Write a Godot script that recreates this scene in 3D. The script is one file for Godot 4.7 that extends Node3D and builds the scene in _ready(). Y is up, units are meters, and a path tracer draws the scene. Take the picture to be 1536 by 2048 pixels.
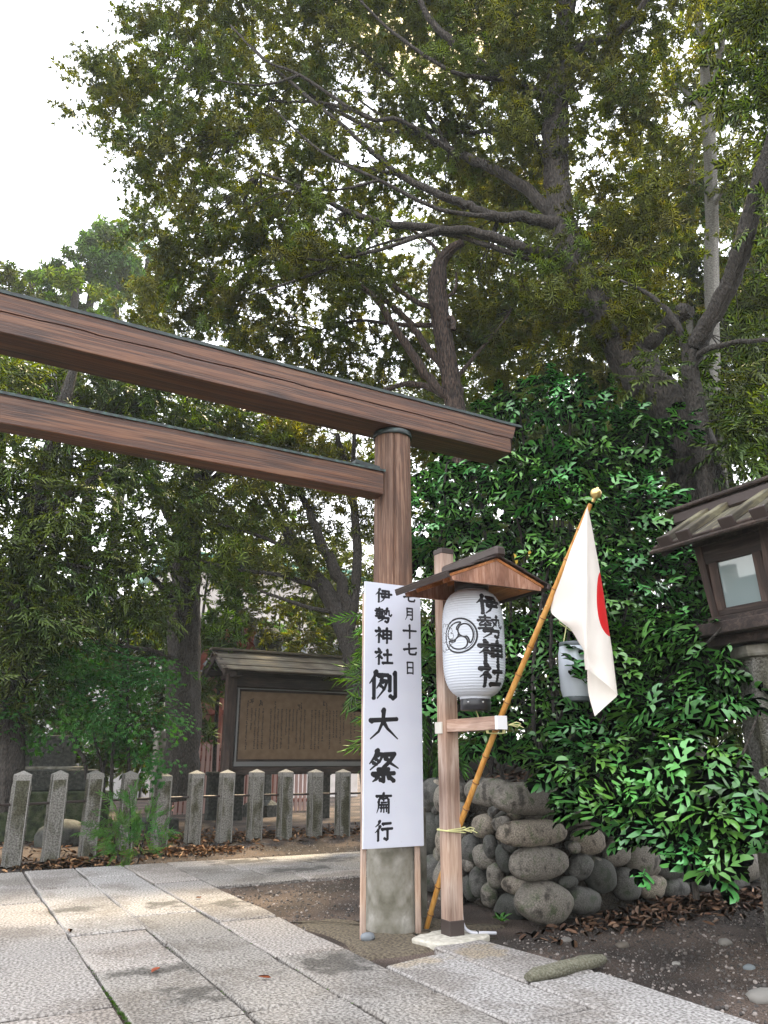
extends Node3D
# A shrine gate beside a path: torii, signboard, lantern stand and flag under tall trees.

var M := {}
# one leaf colour for each kind of plant: oak, dark-leaved evergreen, camellia, maple, bamboo and nandina, pale deciduous
var TONES := [Color(.18, .222, .03), Color(.13, .2, .036), Color(.085, .25, .05), Color(.08, .25, .05), Color(.12, .29, .055), Color(.15, .25, .045)]

# ------------------------------------------------------------------ helpers: nodes
func tag(o: Node, label: String, category := "", group := "", kind := "") -> Node:
	if label: o.set_meta("label", label)
	if category: o.set_meta("category", category)
	if group: o.set_meta("group", group)
	if kind: o.set_meta("kind", kind)
	return o

var used := {}
func numbered(called: String) -> String:
	if not used.has(called):
		used[called] = 0
		return called
	used[called] += 1
	return "%s_%03d" % [called, used[called]]

func base(called: String, at: Vector3, label: String, category: String, group := "") -> Node3D:
	var o := Node3D.new()
	o.name = numbered(called)
	add_child(o)
	o.position = at
	tag(o, label, category, group)
	return o

func put(mesh: Mesh, called: String, m: Material, parent: Node = null, at := Vector3.ZERO) -> MeshInstance3D:
	var o := MeshInstance3D.new()
	o.name = called if parent else numbered(called)
	o.mesh = mesh
	o.material_override = m
	(parent if parent else self).add_child(o, true)
	o.position = at
	return o

func build(st: SurfaceTool, called: String, m: Material, parent: Node = null, at := Vector3.ZERO) -> MeshInstance3D:
	return put(st.commit(), called, m, parent, at)

func start() -> SurfaceTool:
	var st := SurfaceTool.new()
	st.begin(Mesh.PRIMITIVE_TRIANGLES)
	return st

# ------------------------------------------------------------------ helpers: shapes
# one flat polygon, facing away from inside
func poly(st: SurfaceTool, p: Array, inside: Vector3, uv: Array = []) -> void:
	var c := Vector3.ZERO
	var n := Vector3.ZERO
	for i in p.size():
		var a: Vector3 = p[i]
		var b: Vector3 = p[(i + 1) % p.size()]
		c += a
		n += a.cross(b)
	c /= p.size()
	n = n.normalized()
	var flip := n.dot(c - inside) < 0.0
	if flip: n = -n
	for i in range(1, p.size() - 1):
		var tri := [0, i, i + 1] if flip else [0, i + 1, i]
		for k in tri:
			st.set_normal(n)
			if uv: st.set_uv(uv[k])
			st.add_vertex(p[k])

# box with chamfered edges
func cbox(st: SurfaceTool, s: Vector3, xf: Transform3D, b := 0.004) -> void:
	var h := s / 2
	b = minf(b, minf(h.x, minf(h.y, h.z)) * .8)
	var at := func(sg: Array, axis: int) -> Vector3:
		var v := Vector3(sg[0] * (h.x - b), sg[1] * (h.y - b), sg[2] * (h.z - b))
		v[axis] = sg[axis] * h[axis]
		return xf * v
	var mid := xf.origin
	for a in 3:
		var u := (a + 1) % 3
		var w := (a + 2) % 3
		for sa in [-1, 1]:
			var q := []
			for k in [[-1, -1], [1, -1], [1, 1], [-1, 1]]:
				var sg := [0, 0, 0]
				sg[a] = sa; sg[u] = k[0]; sg[w] = k[1]
				q.append(at.call(sg, a))
			poly(st, q, mid)
			for su in [-1, 1]:
				var s1 := [0, 0, 0]
				s1[a] = sa; s1[u] = su; s1[w] = -1
				var s2 := s1.duplicate()
				s2[w] = 1
				poly(st, [at.call(s1, a), at.call(s2, a), at.call(s2, u), at.call(s1, u)], mid)
	for x in [-1, 1]:
		for y in [-1, 1]:
			for z in [-1, 1]:
				poly(st, [at.call([x, y, z], 0), at.call([x, y, z], 1), at.call([x, y, z], 2)], mid)

func box(called: String, s: Vector3, at: Vector3, m: Material, parent: Node = null, b := 0.004, turn := Vector3.ZERO) -> MeshInstance3D:
	var st := start()
	cbox(st, s, Transform3D(), b)
	var o := build(st, called, m, parent, at)
	o.rotation = turn
	return o

func side_of(d: Vector3) -> Vector3:
	var s := d.cross(Vector3.UP)
	if s.length() < .05: s = d.cross(Vector3.RIGHT)
	return s.normalized()

# tube through points, radii along; smooth
func tube(st: SurfaceTool, pts: Array, rad: Array, sides := 8, rough := 0.0, cap := true) -> void:
	var n := pts.size()
	var rings := []
	var s := side_of((pts[1] - pts[0]).normalized())
	for i in n:
		var d: Vector3 = (pts[mini(i + 1, n - 1)] - pts[maxi(i - 1, 0)]).normalized()
		s = (s - d * s.dot(d)).normalized()
		var t := d.cross(s)
		var ring := []
		for k in sides:
			var a := TAU * k / sides
			var r: float = rad[i]
			if rough > 0.0: r *= 1.0 + rough * (sin(a * 3.0 + i * 1.3) * .5 + sin(a * 5.0 - i * 2.1) * .5)
			var nn := s * cos(a) + t * sin(a)
			ring.append([pts[i] + nn * r, nn])
		rings.append(ring)
	for i in n - 1:
		for k in sides:
			var a = rings[i][k]; var b = rings[i][(k + 1) % sides]; var c = rings[i + 1][(k + 1) % sides]; var d = rings[i + 1][k]
			for v in [a, c, b, a, d, c]:
				st.set_normal(v[1])
				st.add_vertex(v[0])
	if cap:
		for e in [0, n - 1]:
			var q := []
			for k in sides: q.append(rings[e][k][0])
			poly(st, q, pts[1] if e == 0 else pts[n - 2])

# surface of revolution: profile of [radius, height]; smooth unless flat
func lathe(st: SurfaceTool, prof: Array, sides := 24, flat := false, with_uv := false, at := Vector3.ZERO) -> void:
	var n := prof.size()
	var total := 0.0
	var along := [0.0]
	for i in range(1, n):
		total += Vector2(prof[i][0] - prof[i - 1][0], prof[i][1] - prof[i - 1][1]).length()
		along.append(total)
	for i in n - 1:
		var p0 = prof[i]; var p1 = prof[i + 1]
		var slope := Vector2(p1[1] - p0[1], p0[0] - p1[0]).normalized()
		var sl0 := slope
		var sl1 := slope
		if not flat:
			if i > 0: sl0 = (slope + Vector2(p0[1] - prof[i - 1][1], prof[i - 1][0] - p0[0]).normalized()).normalized()
			if i < n - 2: sl1 = (slope + Vector2(prof[i + 2][1] - p1[1], p1[0] - prof[i + 2][0]).normalized()).normalized()
		for k in sides:
			var v := []
			for q in [[k, 0], [k + 1, 0], [k + 1, 1], [k, 1]]:
				var a: float = TAU * q[0] / sides
				var am: float = TAU * (k + .5) / sides if flat else a
				var p = p1 if q[1] else p0
				var sl := sl1 if q[1] else sl0
				v.append([at + Vector3(sin(a) * p[0], p[1], cos(a) * p[0]), Vector3(sin(am) * sl.x, sl.y, cos(am) * sl.x), Vector2(float(q[0]) / sides, 1.0 - (p[1] - prof[0][1]) / maxf(prof[n - 1][1] - prof[0][1], .001))])
			for w in [0, 2, 1, 0, 3, 2]:
				st.set_normal(v[w][1])
				if with_uv: st.set_uv(v[w][2])
				st.add_vertex(v[w][0])

# smooth curve through listed [x, y, z, r] points
func curve(list: Array, each := 4, jitter := 0.0, rng: RandomNumberGenerator = null) -> Array:
	var p := []
	var r := []
	var n := list.size()
	for i in n - 1:
		var q := []
		for k in [-1, 0, 1, 2]:
			var e = list[clampi(i + k, 0, n - 1)]
			q.append(Vector4(e[0], e[1], e[2], e[3]))
		for j in each:
			var t := float(j) / each
			var v: Vector4 = .5 * ((2.0 * q[1]) + (q[2] - q[0]) * t + (2.0 * q[0] - 5.0 * q[1] + 4.0 * q[2] - q[3]) * t * t + (3.0 * q[1] - q[0] - 3.0 * q[2] + q[3]) * t * t * t)
			var o := Vector3(v.x, v.y, v.z)
			if jitter > 0.0 and (i > 0 or j > 0): o += Vector3(rng.randfn(), rng.randfn(), rng.randfn()) * jitter * v.w
			p.append(o)
			r.append(maxf(v.w, .002))
	var e = list[n - 1]
	p.append(Vector3(e[0], e[1], e[2]))
	r.append(maxf(e[3], .002))
	return [p, r]

func rng_of(s: int) -> RandomNumberGenerator:
	var r := RandomNumberGenerator.new()
	r.seed = s
	return r

func unit(r: RandomNumberGenerator) -> Vector3:
	var z := r.randf_range(-1, 1)
	var a := r.randf() * TAU
	var q := sqrt(1.0 - z * z)
	return Vector3(q * cos(a), z, q * sin(a))

# stone slab: irregular outline, rounded rim
func slab(ring: Array, top: float, thick: float, bevel: float, tilt: Vector2) -> ArrayMesh:
	var st := start()
	var c := Vector2.ZERO
	for p in ring: c += p
	c /= ring.size()
	var up := []
	var rim := []
	var low := []
	for p in ring:
		var q: Vector2 = p
		var e := (q - c)
		var y := top + e.x * tilt.x + e.y * tilt.y
		var inner := c + e * (1.0 - bevel * 1.6 / maxf(e.length(), .05))
		up.append(Vector3(inner.x, y, inner.y))
		rim.append(Vector3(q.x, y - bevel, q.y))
		low.append(Vector3(q.x, top - thick, q.y))
	var mid := Vector3(c.x, top - thick / 2, c.y)
	var n := ring.size()
	for i in n:
		var j := (i + 1) % n
		poly(st, [Vector3(c.x, top, c.y), up[i], up[j]], mid)
		poly(st, [up[i], up[j], rim[j], rim[i]], mid)
		poly(st, [rim[i], rim[j], low[j], low[i]], mid)
	return st.commit()

# rounded river stone: unit ball bent by noise then stretched by three half axes
func pebble_mesh(a: Vector3, b: Vector3, c: Vector3, s: int, rough := .06, nu := 16, nv := 10) -> ArrayMesh:
	var no := FastNoiseLite.new()
	no.seed = s
	no.frequency = .55
	var st := start()
	st.set_smooth_group(0)
	var g := []
	for j in nv + 1:
		var row := []
		for i in nu:
			var th := PI * j / nv
			var ph := TAU * i / nu
			var d := Vector3(sin(th) * cos(ph), cos(th), sin(th) * sin(ph))
			# squarer than an ellipsoid
			var sq := pow(pow(absf(d.x), 2.7) + pow(absf(d.y), 2.7) + pow(absf(d.z), 2.7), -1.0 / 2.7)
			var r := lerpf(1.0, sq, .6) * (1.0 + rough * no.get_noise_3dv(d * 1.6) * 2.0 + rough * .2 * no.get_noise_3dv(d * 5.0))
			d *= r
			row.append(a * d.x + b * d.y + c * d.z)
		g.append(row)
	for j in nv:
		for i in nu:
			var k := (i + 1) % nu
			var q := [g[j][i], g[j][k], g[j + 1][k], g[j + 1][i]]
			if a.cross(b).dot(c) > 0.0: q = [q[0], q[3], q[2], q[1]]
			for w in [0, 1, 2, 0, 2, 3]:
				st.add_vertex(q[w])
	st.index()
	st.generate_normals()
	return st.commit()

# ------------------------------------------------------------------ helpers: materials
func col(r: float, g: float, b: float) -> Color: return Color(r, g, b).linear_to_srgb()

func noise(freq: float, s: int, octaves := 4, kind := FastNoiseLite.TYPE_SIMPLEX_SMOOTH, warp := 0.0) -> FastNoiseLite:
	var n := FastNoiseLite.new()
	n.seed = s
	n.frequency = freq
	n.noise_type = kind
	n.fractal_octaves = octaves
	if warp > 0.0:
		n.domain_warp_enabled = true
		n.domain_warp_amplitude = warp
		n.domain_warp_frequency = freq * .6
	return n

# ramp: [position, linear colour, ...]
func ntex(n: FastNoiseLite, ramp: Array, size := 512) -> NoiseTexture2D:
	var t := NoiseTexture2D.new()
	t.width = size
	t.height = size
	t.seamless = true
	t.noise = n
	if ramp:
		var g := Gradient.new()
		var off := PackedFloat32Array()
		var cs := PackedColorArray()
		for i in range(0, ramp.size(), 2):
			off.append(ramp[i])
			cs.append(ramp[i + 1])
		g.offsets = off
		g.colors = cs
		t.color_ramp = g
	return t

func skin(tex: Texture2D, scale: Vector3, rough := .8, bump: Texture2D = null, cm := 0.0, world := false) -> StandardMaterial3D:
	var m := StandardMaterial3D.new()
	m.albedo_texture = tex
	m.uv1_triplanar = true
	m.uv1_world_triplanar = world
	m.uv1_scale = scale
	m.uv1_triplanar_sharpness = 4.0
	m.roughness = rough
	if bump:
		m.heightmap_enabled = true
		m.heightmap_texture = bump
		m.heightmap_scale = cm
	return m

func over(m: StandardMaterial3D, tex: Texture2D, scale: Vector3, mode := BaseMaterial3D.BLEND_MODE_MUL, world := false, offset := Vector3.ZERO) -> StandardMaterial3D:
	m.detail_enabled = true
	m.detail_albedo = tex
	m.detail_blend_mode = mode
	m.detail_uv_layer = BaseMaterial3D.DETAIL_UV_2
	m.uv2_triplanar = true
	m.uv2_world_triplanar = world
	m.uv2_scale = scale
	m.uv2_offset = offset
	m.uv2_triplanar_sharpness = 4.0
	return m

func plain(c: Color, rough := .6, metal := 0.0) -> StandardMaterial3D:
	var m := StandardMaterial3D.new()
	m.albedo_color = c
	m.roughness = rough
	m.metallic = metal
	return m

func leaf_mat(rough: float, through: Color, spec := .5) -> StandardMaterial3D:
	var m := StandardMaterial3D.new()
	m.vertex_color_use_as_albedo = true
	m.roughness = rough
	m.metallic_specular = spec
	m.cull_mode = BaseMaterial3D.CULL_DISABLED
	m.backlight_enabled = true
	m.backlight = through
	return m

func wood(dark: Color, mid: Color, light: Color, s: int, axis: int, rough := .7, fine := 4.0, long := .22) -> StandardMaterial3D:
	var n := noise(.012, s, 5, FastNoiseLite.TYPE_SIMPLEX_SMOOTH, 26.0)
	var t := ntex(n, [0.0, dark, .36, mid, .46, dark.lerp(mid, .35), .54, mid, .72, light, .8, mid, 1.0, light])
	var b := ntex(n, [0.0, Color.BLACK, .36, Color(.7, .7, .7), .46, Color(.25, .25, .25), .54, Color(.7, .7, .7), 1.0, Color.WHITE])
	var sc := Vector3.ONE * fine
	sc[axis] = long
	var m := skin(t, sc, rough, b, .25)
	var w := ntex(noise(.006, s + 7, 3), [.2, Color(.72, .68, .66), .55, Color(1, 1, 1), .85, Color(1.0, .96, .92)], 256)
	var s2 := Vector3.ONE * 1.1
	s2[axis] = .5
	return over(m, w, s2)

# ------------------------------------------------------------------ helpers: foliage
func leaf(st: SurfaceTool, at: Vector3, dir: Vector3, up: Vector3, l: float, w: float, fold := .2, droop := .15, fine := false) -> void:
	dir = dir.normalized()
	var s := dir.cross(up).normalized()
	var n := s.cross(dir).normalized()
	var quad := func(a: Vector3, b: Vector3, c: Vector3, e: Vector3) -> void:
		var f := (b - a).cross(c - a).normalized()
		if f.dot(n) < 0.0: f = -f
		for v in [a, b, c]:
			st.set_normal(f); st.add_vertex(v)
		if e != c:
			for v in [a, c, e]:
				st.set_normal(f); st.add_vertex(v)
	var tip := at + dir * l - n * l * droop
	if fine:
		var m1 := at + dir * l * .2
		var m2 := at + dir * l * .5 - n * l * droop * .12
		var m3 := at + dir * l * .8 - n * l * droop * .5
		for sd in [-1.0, 1.0]:
			var e1: Vector3 = m1 + s * sd * w * .41 + n * w * fold
			var e2: Vector3 = m2 + s * sd * w * .52 + n * w * fold
			var e3: Vector3 = m3 + s * sd * w * .4 + n * w * fold * .6
			quad.call(at, e1, m1, m1)
			quad.call(m1, e1, e2, m2)
			quad.call(m2, e2, e3, m3)
			quad.call(m3, e3, tip, tip)
	else:
		var m := at + dir * l * .48 - n * l * droop * .1
		for sd in [-1.0, 1.0]:
			var e: Vector3 = m + s * sd * w * .5 + n * w * fold
			quad.call(at, e, m, m)
			quad.call(m, e, tip, tip)

func spray_oak(s: int, leaves: int, l: float, w: float) -> ArrayMesh:
	var r := rng_of(s)
	var st := start()
	tube(st, [Vector3.ZERO, Vector3(.01, .18, .01), Vector3(0, .34, .02)], [.004, .003, .001], 3, 0.0, false)
	for i in leaves:
		var t := float(i) / leaves
		var tier := floorf(t * 3.0)
		var y: float = .12 + tier * .1 + r.randf_range(-.02, .02)
		var a := i * 2.399 + r.randf_range(-.3, .3)
		var up := r.randf_range(.1, .9) + (.5 if tier > 1.0 else 0.0)
		var d := Vector3(cos(a), up, sin(a))
		leaf(st, Vector3(.008, y, .01), d, Vector3.UP, l * r.randf_range(.75, 1.2), w * r.randf_range(.8, 1.15), .16, r.randf_range(.05, .35))
	return st.commit()

func spray_side(s: int, leaves: int, l: float, w: float, long: float, fine := true, droop := .15) -> ArrayMesh:
	var r := rng_of(s)
	var st := start()
	tube(st, [Vector3.ZERO, Vector3(.01, long * .5, .012), Vector3(0, long, .03)], [.004, .0035, .0015], 3, 0.0, false)
	for i in leaves:
		var t := (i + .6) / leaves
		var sd := 1.0 if i % 2 else -1.0
		var at := Vector3(.008, long * (.12 + .88 * t), .03 * t)
		var d := Vector3(sd * r.randf_range(.6, 1.0) * (1.15 - t * .75), .55 + t * .7, r.randf_range(-.25, .45))
		leaf(st, at, d, Vector3(r.randf_range(-.3, .3), -.5, 1.0), l * r.randf_range(.75, 1.15), w * r.randf_range(.85, 1.1), .09, r.randf_range(.0, 2.0) * droop, fine)
	return st.commit()

func spray_fern(s: int) -> ArrayMesh:
	# flat spray of lobed leaves, each a small hand of five fingers
	var r := rng_of(s)
	var st := start()
	for f in 7:
		var at := Vector3(r.randf_range(-.13, .13), .05 + f * .05, r.randf_range(-.02, .02))
		var turn := r.randf_range(-1.2, 1.2)
		for k in 5:
			var a := turn + (k - 2) * .62
			leaf(st, at, Vector3(sin(a), cos(a), r.randf_range(-.15, .05)), Vector3(0, 0, 1), .075 - absf(k - 2) * .012, .026, .08, .12)
	return st.commit()

# leaves spread through ellipsoids [x, y, z, r across, r up, tone]
func foliage(called: String, parent: Node, list: Array, mesh: Mesh, m: Material, s: int, dens: float, size := 1.0, hang := .15, clump := .26, vary := .3, facing := 0.0) -> MultiMeshInstance3D:
	var r := rng_of(s)
	var xf: Array[Transform3D] = []
	var cs: Array[Color] = []
	for b in list:
		var c := Vector3(b[0], b[1], b[2])
		var rad := Vector3(b[3], b[4], b[3])
		var n := int(dens * (2.0 * rad.x * rad.y + rad.x * rad.x) * 1.33 / 9.0) + 1
		var bt := r.randf_range(1.0 - vary * .5, 1.0 + vary * .5)
		var tone: Color = TONES[int(b[5])]
		for k in n:
			var d := unit(r)
			var q := pow(r.randf(), .36)
			var p := c + Vector3(d.x * rad.x, d.y * rad.y, d.z * rad.z) * q
			var out := (d + Vector3(0, .1, 0)).normalized()
			var ct := bt * r.randf_range(1.0 - vary, 1.0 + vary)
			var warm := r.randf_range(-.22, .26)
			for i in r.randi_range(6, 12):
				var at := p + Vector3(r.randfn(), r.randfn() * .7, r.randfn()) * clump * .55
				var y := (out + unit(r) * .75 + Vector3(0, -hang, 0)).normalized()
				var x := y.cross(unit(r)).normalized()
				if facing > 0.0:
					var zt := (out * .7 + Vector3(0, .75, 0) + unit(r) * (1.1 - facing)).normalized()
					y = (unit(r) + out * .55 + Vector3(0, -hang, 0))
					y = (y - zt * y.dot(zt)).normalized()
					x = y.cross(zt).normalized()
				var z := x.cross(y)
				var sc := size * r.randf_range(.72, 1.2)
				xf.append(Transform3D(Basis(x * sc, y * sc, z * sc), at))
				var v := ct * r.randf_range(.8, 1.2)
				cs.append(Color(tone.r * v * (1.0 + warm), tone.g * v, tone.b * v * (1.0 - warm)))
	return scatter(called, parent, mesh, m, xf, cs)

func scatter(called: String, parent: Node, mesh: Mesh, m: Material, xf: Array[Transform3D], cs: Array[Color]) -> MultiMeshInstance3D:
	var mm := MultiMesh.new()
	mm.transform_format = MultiMesh.TRANSFORM_3D
	mm.use_colors = true
	mm.mesh = mesh
	mm.instance_count = xf.size()
	for i in xf.size():
		mm.set_instance_transform(i, xf[i])
		mm.set_instance_color(i, cs[i])
	var o := MultiMeshInstance3D.new()
	o.name = called if parent else numbered(called)
	o.multimesh = mm
	o.material_override = m
	(parent if parent else self).add_child(o, true)
	o.set_meta("kind", "stuff")
	return o

# thin twigs from a limb end towards the blobs, so that crowns hold together
func twigs(parent: Node, from: Array, list: Array, s: int, m: Material, per := 5, thick := .012) -> void:
	var r := rng_of(s)
	var st := start()
	for b in list:
		var c := Vector3(b[0], b[1], b[2])
		var near: Vector3 = from[0]
		for f in from:
			if c.distance_squared_to(f) < c.distance_squared_to(near): near = f
		if near.distance_to(c) > 3.2: continue
		for i in per:
			var d := unit(r)
			var e := c + Vector3(d.x * b[3], d.y * b[4], d.z * b[3]) * r.randf_range(.5, .95)
			var mid := near.lerp(e, .5) + Vector3(r.randfn(), r.randfn() + .6, r.randfn()) * .1 * near.distance_to(e)
			tube(st, [near, near.lerp(mid, .55) + unit(r) * .03, mid, mid.lerp(e, .5) + unit(r) * .04, e], [thick, thick * .8, thick * .6, thick * .4, .002], 4, 0.0, false)
	build(st, "twigs", m, parent)

func barked(st: SurfaceTool, pts: Array, rad: Array, s: int, deep: float, sides := 44) -> void:
	var no := noise(1.0, s, 3)
	var n := pts.size()
	var g := []
	var sd := side_of((pts[1] - pts[0]).normalized())
	var so_far := 0.0
	for i in n:
		if i > 0: so_far += pts[i].distance_to(pts[i - 1])
		var d: Vector3 = (pts[mini(i + 1, n - 1)] - pts[maxi(i - 1, 0)]).normalized()
		sd = (sd - d * sd.dot(d)).normalized()
		var t := d.cross(sd)
		var row := []
		for k in sides:
			var a := TAU * k / sides
			var e := no.get_noise_3d(cos(a) * 4.2, sin(a) * 4.2, so_far * .9)
			var f := no.get_noise_3d(cos(a) * 1.1 + 30.0, sin(a) * 1.1, so_far * .6)
			row.append(pts[i] + (sd * cos(a) + t * sin(a)) * rad[i] * (1.0 + deep * (.5 - absf(e) * 2.2) + deep * 1.2 * f))
		g.append(row)
	st.set_smooth_group(0)
	for i in n - 1:
		for k in sides:
			var j := (k + 1) % sides
			for v in [g[i][k], g[i + 1][j], g[i][j], g[i][k], g[i + 1][k], g[i + 1][j]]: st.add_vertex(v)
	st.index()
	st.generate_normals()

func tree(called: String, label: String, category: String, trunk: Array, limbs: Array, bark: Material, s: int, group := "") -> Array:
	var o := base(called, Vector3.ZERO, label, category, group)
	var r := rng_of(s)
	var reach := []
	if trunk:
		var t: Array = trunk.duplicate()
		var c := curve(t, 9, .05, r)
		var st := start()
		barked(st, c[0], c[1], s + 900, .16)
		build(st, "trunk", bark, o)
		reach.append_array(c[0])
	for l in limbs:
		var c := curve(l, 5, .16, r)
		var st := start()
		tube(st, c[0], c[1], 8, .05)
		build(st, "limb", bark, o)
		reach.append_array(c[0].slice(2))
	return [o, reach]

# ------------------------------------------------------------------ writing
# brush strokes on a 100 grid; a leading t thins the stroke towards its end, h is a thin stroke
const SIGNS := {
	"ise": "t28,6 20,26 4,46;22,30 22,95;42,16 82,16 82,58;34,37 97,37;40,58 82,58;t60,16 58,56 48,80 32,96",
	"sei": "h10,12 46,12;h28,3 28,24;h4,24 52,24;t21,26 17,32 8,38;h35,25 36,34 47,35;h10,44 46,44;h28,36 28,56;h6,58 50,55;t72,4 69,30 60,42 50,54;h52,20 82,18 83,46 92,52 97,42;h57,32 68,42;22,68 80,66 76,88 70,94 62,88;t52,58 46,78 20,97",
	"shin": "23,4 30,13;t6,26 38,24 26,42 6,60;24,44 24,96;30,48 41,60;48,22 48,72;48,22 93,22 93,70;48,45 92,45;48,68 92,68;70,4 70,97",
	"sha": "23,4 30,13;t6,26 38,24 26,42 6,60;24,44 24,96;30,48 41,60;52,38 93,36;72,8 72,88;45,89 99,87",
	"rei": "t27,5 20,24 5,46;19,30 19,96;32,16 65,15;t47,16 42,40 28,62;t44,36 62,36 54,64 30,97;h40,50 51,62;72,20 72,68;90,5 90,88 82,96 74,88",
	"dai": "8,38 92,32;t51,4 48,40 34,72 8,95;t49,40 62,62 95,94",
	"sai": "t32,3 22,22 6,42;t28,14 48,14 38,36 8,60;h24,26 34,34;h16,38 28,44;54,15 86,13 70,36 52,52;t56,22 72,40 98,56;34,60 66,59;16,73 84,71;50,72 50,94 41,90;t32,80 27,88 16,95;66,80 83,93",
	"itsuki": "50,1 50,11;8,14 92,14;h50,16 50,36;t32,18 30,28 24,38;h40,20 22,30;h70,18 75,38;h62,22 80,32;h40,28 60,27;t22,40 20,70 10,96;78,40 78,96;h36,46 64,46;h28,57 72,57;h30,72 70,72;h50,57 50,92;h38,62 34,90;h64,62 66,90",
	"gyou": "t31,4 24,18 8,30;t33,29 24,44 6,58;22,46 22,96;46,17 89,15;42,43 97,41;72,42 72,90 66,95 56,88",
	"nana": "8,50 92,36;44,5 44,74 50,84 66,86 88,84 92,70",
	"tsuki": "t28,8 28,56 24,76 10,96;28,9 76,8 76,90 70,95 60,88;30,34 74,33;30,58 74,57",
	"juu": "6,46 94,44;50,4 50,97",
	"nichi": "24,10 24,92;24,10 76,9 76,93;26,48 74,48;26,88 74,88",
}

func ink(im: Image, a: Vector2, b: Vector2, ra: float, rb: float, c: Color) -> void:
	var big := maxf(ra, rb) + 1.5
	var x0 := maxi(0, int(minf(a.x, b.x) - big)); var x1 := mini(im.get_width() - 1, int(maxf(a.x, b.x) + big))
	var y0 := maxi(0, int(minf(a.y, b.y) - big)); var y1 := mini(im.get_height() - 1, int(maxf(a.y, b.y) + big))
	var d := b - a
	var dd := maxf(d.length_squared(), .0001)
	for y in range(y0, y1 + 1):
		for x in range(x0, x1 + 1):
			var p := Vector2(x + .5, y + .5)
			var t := clampf((p - a).dot(d) / dd, 0.0, 1.0)
			var k := lerpf(ra, rb, t) - p.distance_to(a + d * t) + .5
			if k > 0.0:
				im.set_pixel(x, y, im.get_pixel(x, y).lerp(c, minf(k, 1.0)))

func glyph(im: Image, called: String, at: Rect2, width: float, c: Color, s := 1) -> void:
	var r := rng_of(s)
	for stroke in SIGNS[called].split(";"):
		var w := width
		var thin: bool = stroke.begins_with("t")
		if stroke.begins_with("h"): w *= .72
		var pts := []
		for q in stroke.trim_prefix("t").trim_prefix("h").split(" "):
			var xy = q.split_floats(",")
			pts.append(at.position + Vector2(xy[0], xy[1]) / 100.0 * at.size)
		for i in pts.size() - 1:
			var n: int = pts.size() - 1
			var t0 := float(i) / n
			var t1 := float(i + 1) / n
			var w0 := w * (lerpf(1.15, .3, t0) if thin else lerpf(1.08, .92, t0))
			var w1 := w * (lerpf(1.15, .3, t1) if thin else lerpf(1.08, .92, t1))
			ink(im, pts[i], pts[i + 1], w0 / 2, w1 / 2, c)
		# the press of the brush where a stroke begins and ends
		var d: Vector2 = (pts[1] - pts[0]).normalized()
		ink(im, pts[0] - d * w * .1, pts[0] + d.rotated(.6) * w * .35, w * .42, w * .55, c)
		if not thin:
			var e: Vector2 = pts[pts.size() - 1]
			ink(im, e, e + Vector2(-.2, .1) * w, w * .5, w * .4, c)

func ring(im: Image, c: Vector2, r: Vector2, w: float, a0: float, a1: float, ink_c: Color, w1 := -1.0) -> void:
	var n := 40
	for i in n:
		var t0 := float(i) / n
		var t1 := float(i + 1) / n
		var p := c + Vector2(cos(lerpf(a0, a1, t0)), sin(lerpf(a0, a1, t0))) * r
		var q := c + Vector2(cos(lerpf(a0, a1, t1)), sin(lerpf(a0, a1, t1))) * r
		var e := w if w1 < 0.0 else w1
		ink(im, p, q, lerpf(w, e, t0) / 2, lerpf(w, e, t1) / 2, ink_c)

# ------------------------------------------------------------------ ground levels
var ground_noise := noise(.35, 5, 3)
func ground_at(x: float, z: float) -> float:
	var y := -.04 + .014 * ground_noise.get_noise_2d(x * 4.0, z * 4.0)
	# soil banked up a little at the fence, and under the trees beyond it
	y += .1 * smoothstep(-10.9, -13.5, z)
	# the worn edge of the gravel before the wall
	y += .05 * smoothstep(4.3, 6.5, x) * smoothstep(-3.4, -5.4, z) * (1.0 - smoothstep(-7.0, -9.0, z))
	return y

func _ready() -> void:
	var cam := Camera3D.new()
	cam.name = "camera"
	cam.fov = 67.32
	cam.near = .05
	cam.far = 900.0
	add_child(cam)
	cam.position = Vector3(0, 1.25, 0)
	cam.rotation_degrees = Vector3(17.9, -28.5, 0)
	cam.current = true

	var env := Environment.new()
	env.background_mode = Environment.BG_SKY
	var sm := ProceduralSkyMaterial.new()
	sm.sky_top_color = Color(.95, .965, 1.0)
	sm.sky_horizon_color = Color(1.0, .995, .985)
	sm.sky_curve = .25
	sm.sky_energy_multiplier = 1.25
	sm.ground_bottom_color = Color(.3, .29, .27)
	sm.ground_horizon_color = Color(.6, .6, .58)
	sm.ground_energy_multiplier = .6
	sm.sun_angle_max = 12.0
	var sky := Sky.new()
	sky.sky_material = sm
	env.sky = sky
	env.tonemap_mode = Environment.TONE_MAPPER_LINEAR
	env.tonemap_exposure = 2.4
	env.sdfgi_enabled = true
	env.ssao_enabled = true
	env.ssil_enabled = true
	env.fog_enabled = true
	env.fog_density = .0012
	env.fog_light_color = Color(.93, .96, .95)
	var we := WorldEnvironment.new()
	we.name = "world_environment"
	we.environment = env
	add_child(we)

	var sun := DirectionalLight3D.new()
	sun.name = "sun"
	sun.light_energy = 1.5
	sun.light_angular_distance = 7.0
	sun.light_color = Color(1.0, .91, .74)
	sun.shadow_enabled = true
	add_child(sun)
	# high, ahead and to the right, behind the crowns
	sun.look_at_from_position(Vector3(5, 12.5, -7.5), Vector3.ZERO)

	materials()
	ground_and_path()
	far_things()
	wall_and_bank()
	trees()
	fence_row()
	notice_board()
	torii()
	signboard()
	lantern_stand()
	flag_and_pole()
	wooden_lantern()
	small_things()

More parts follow.
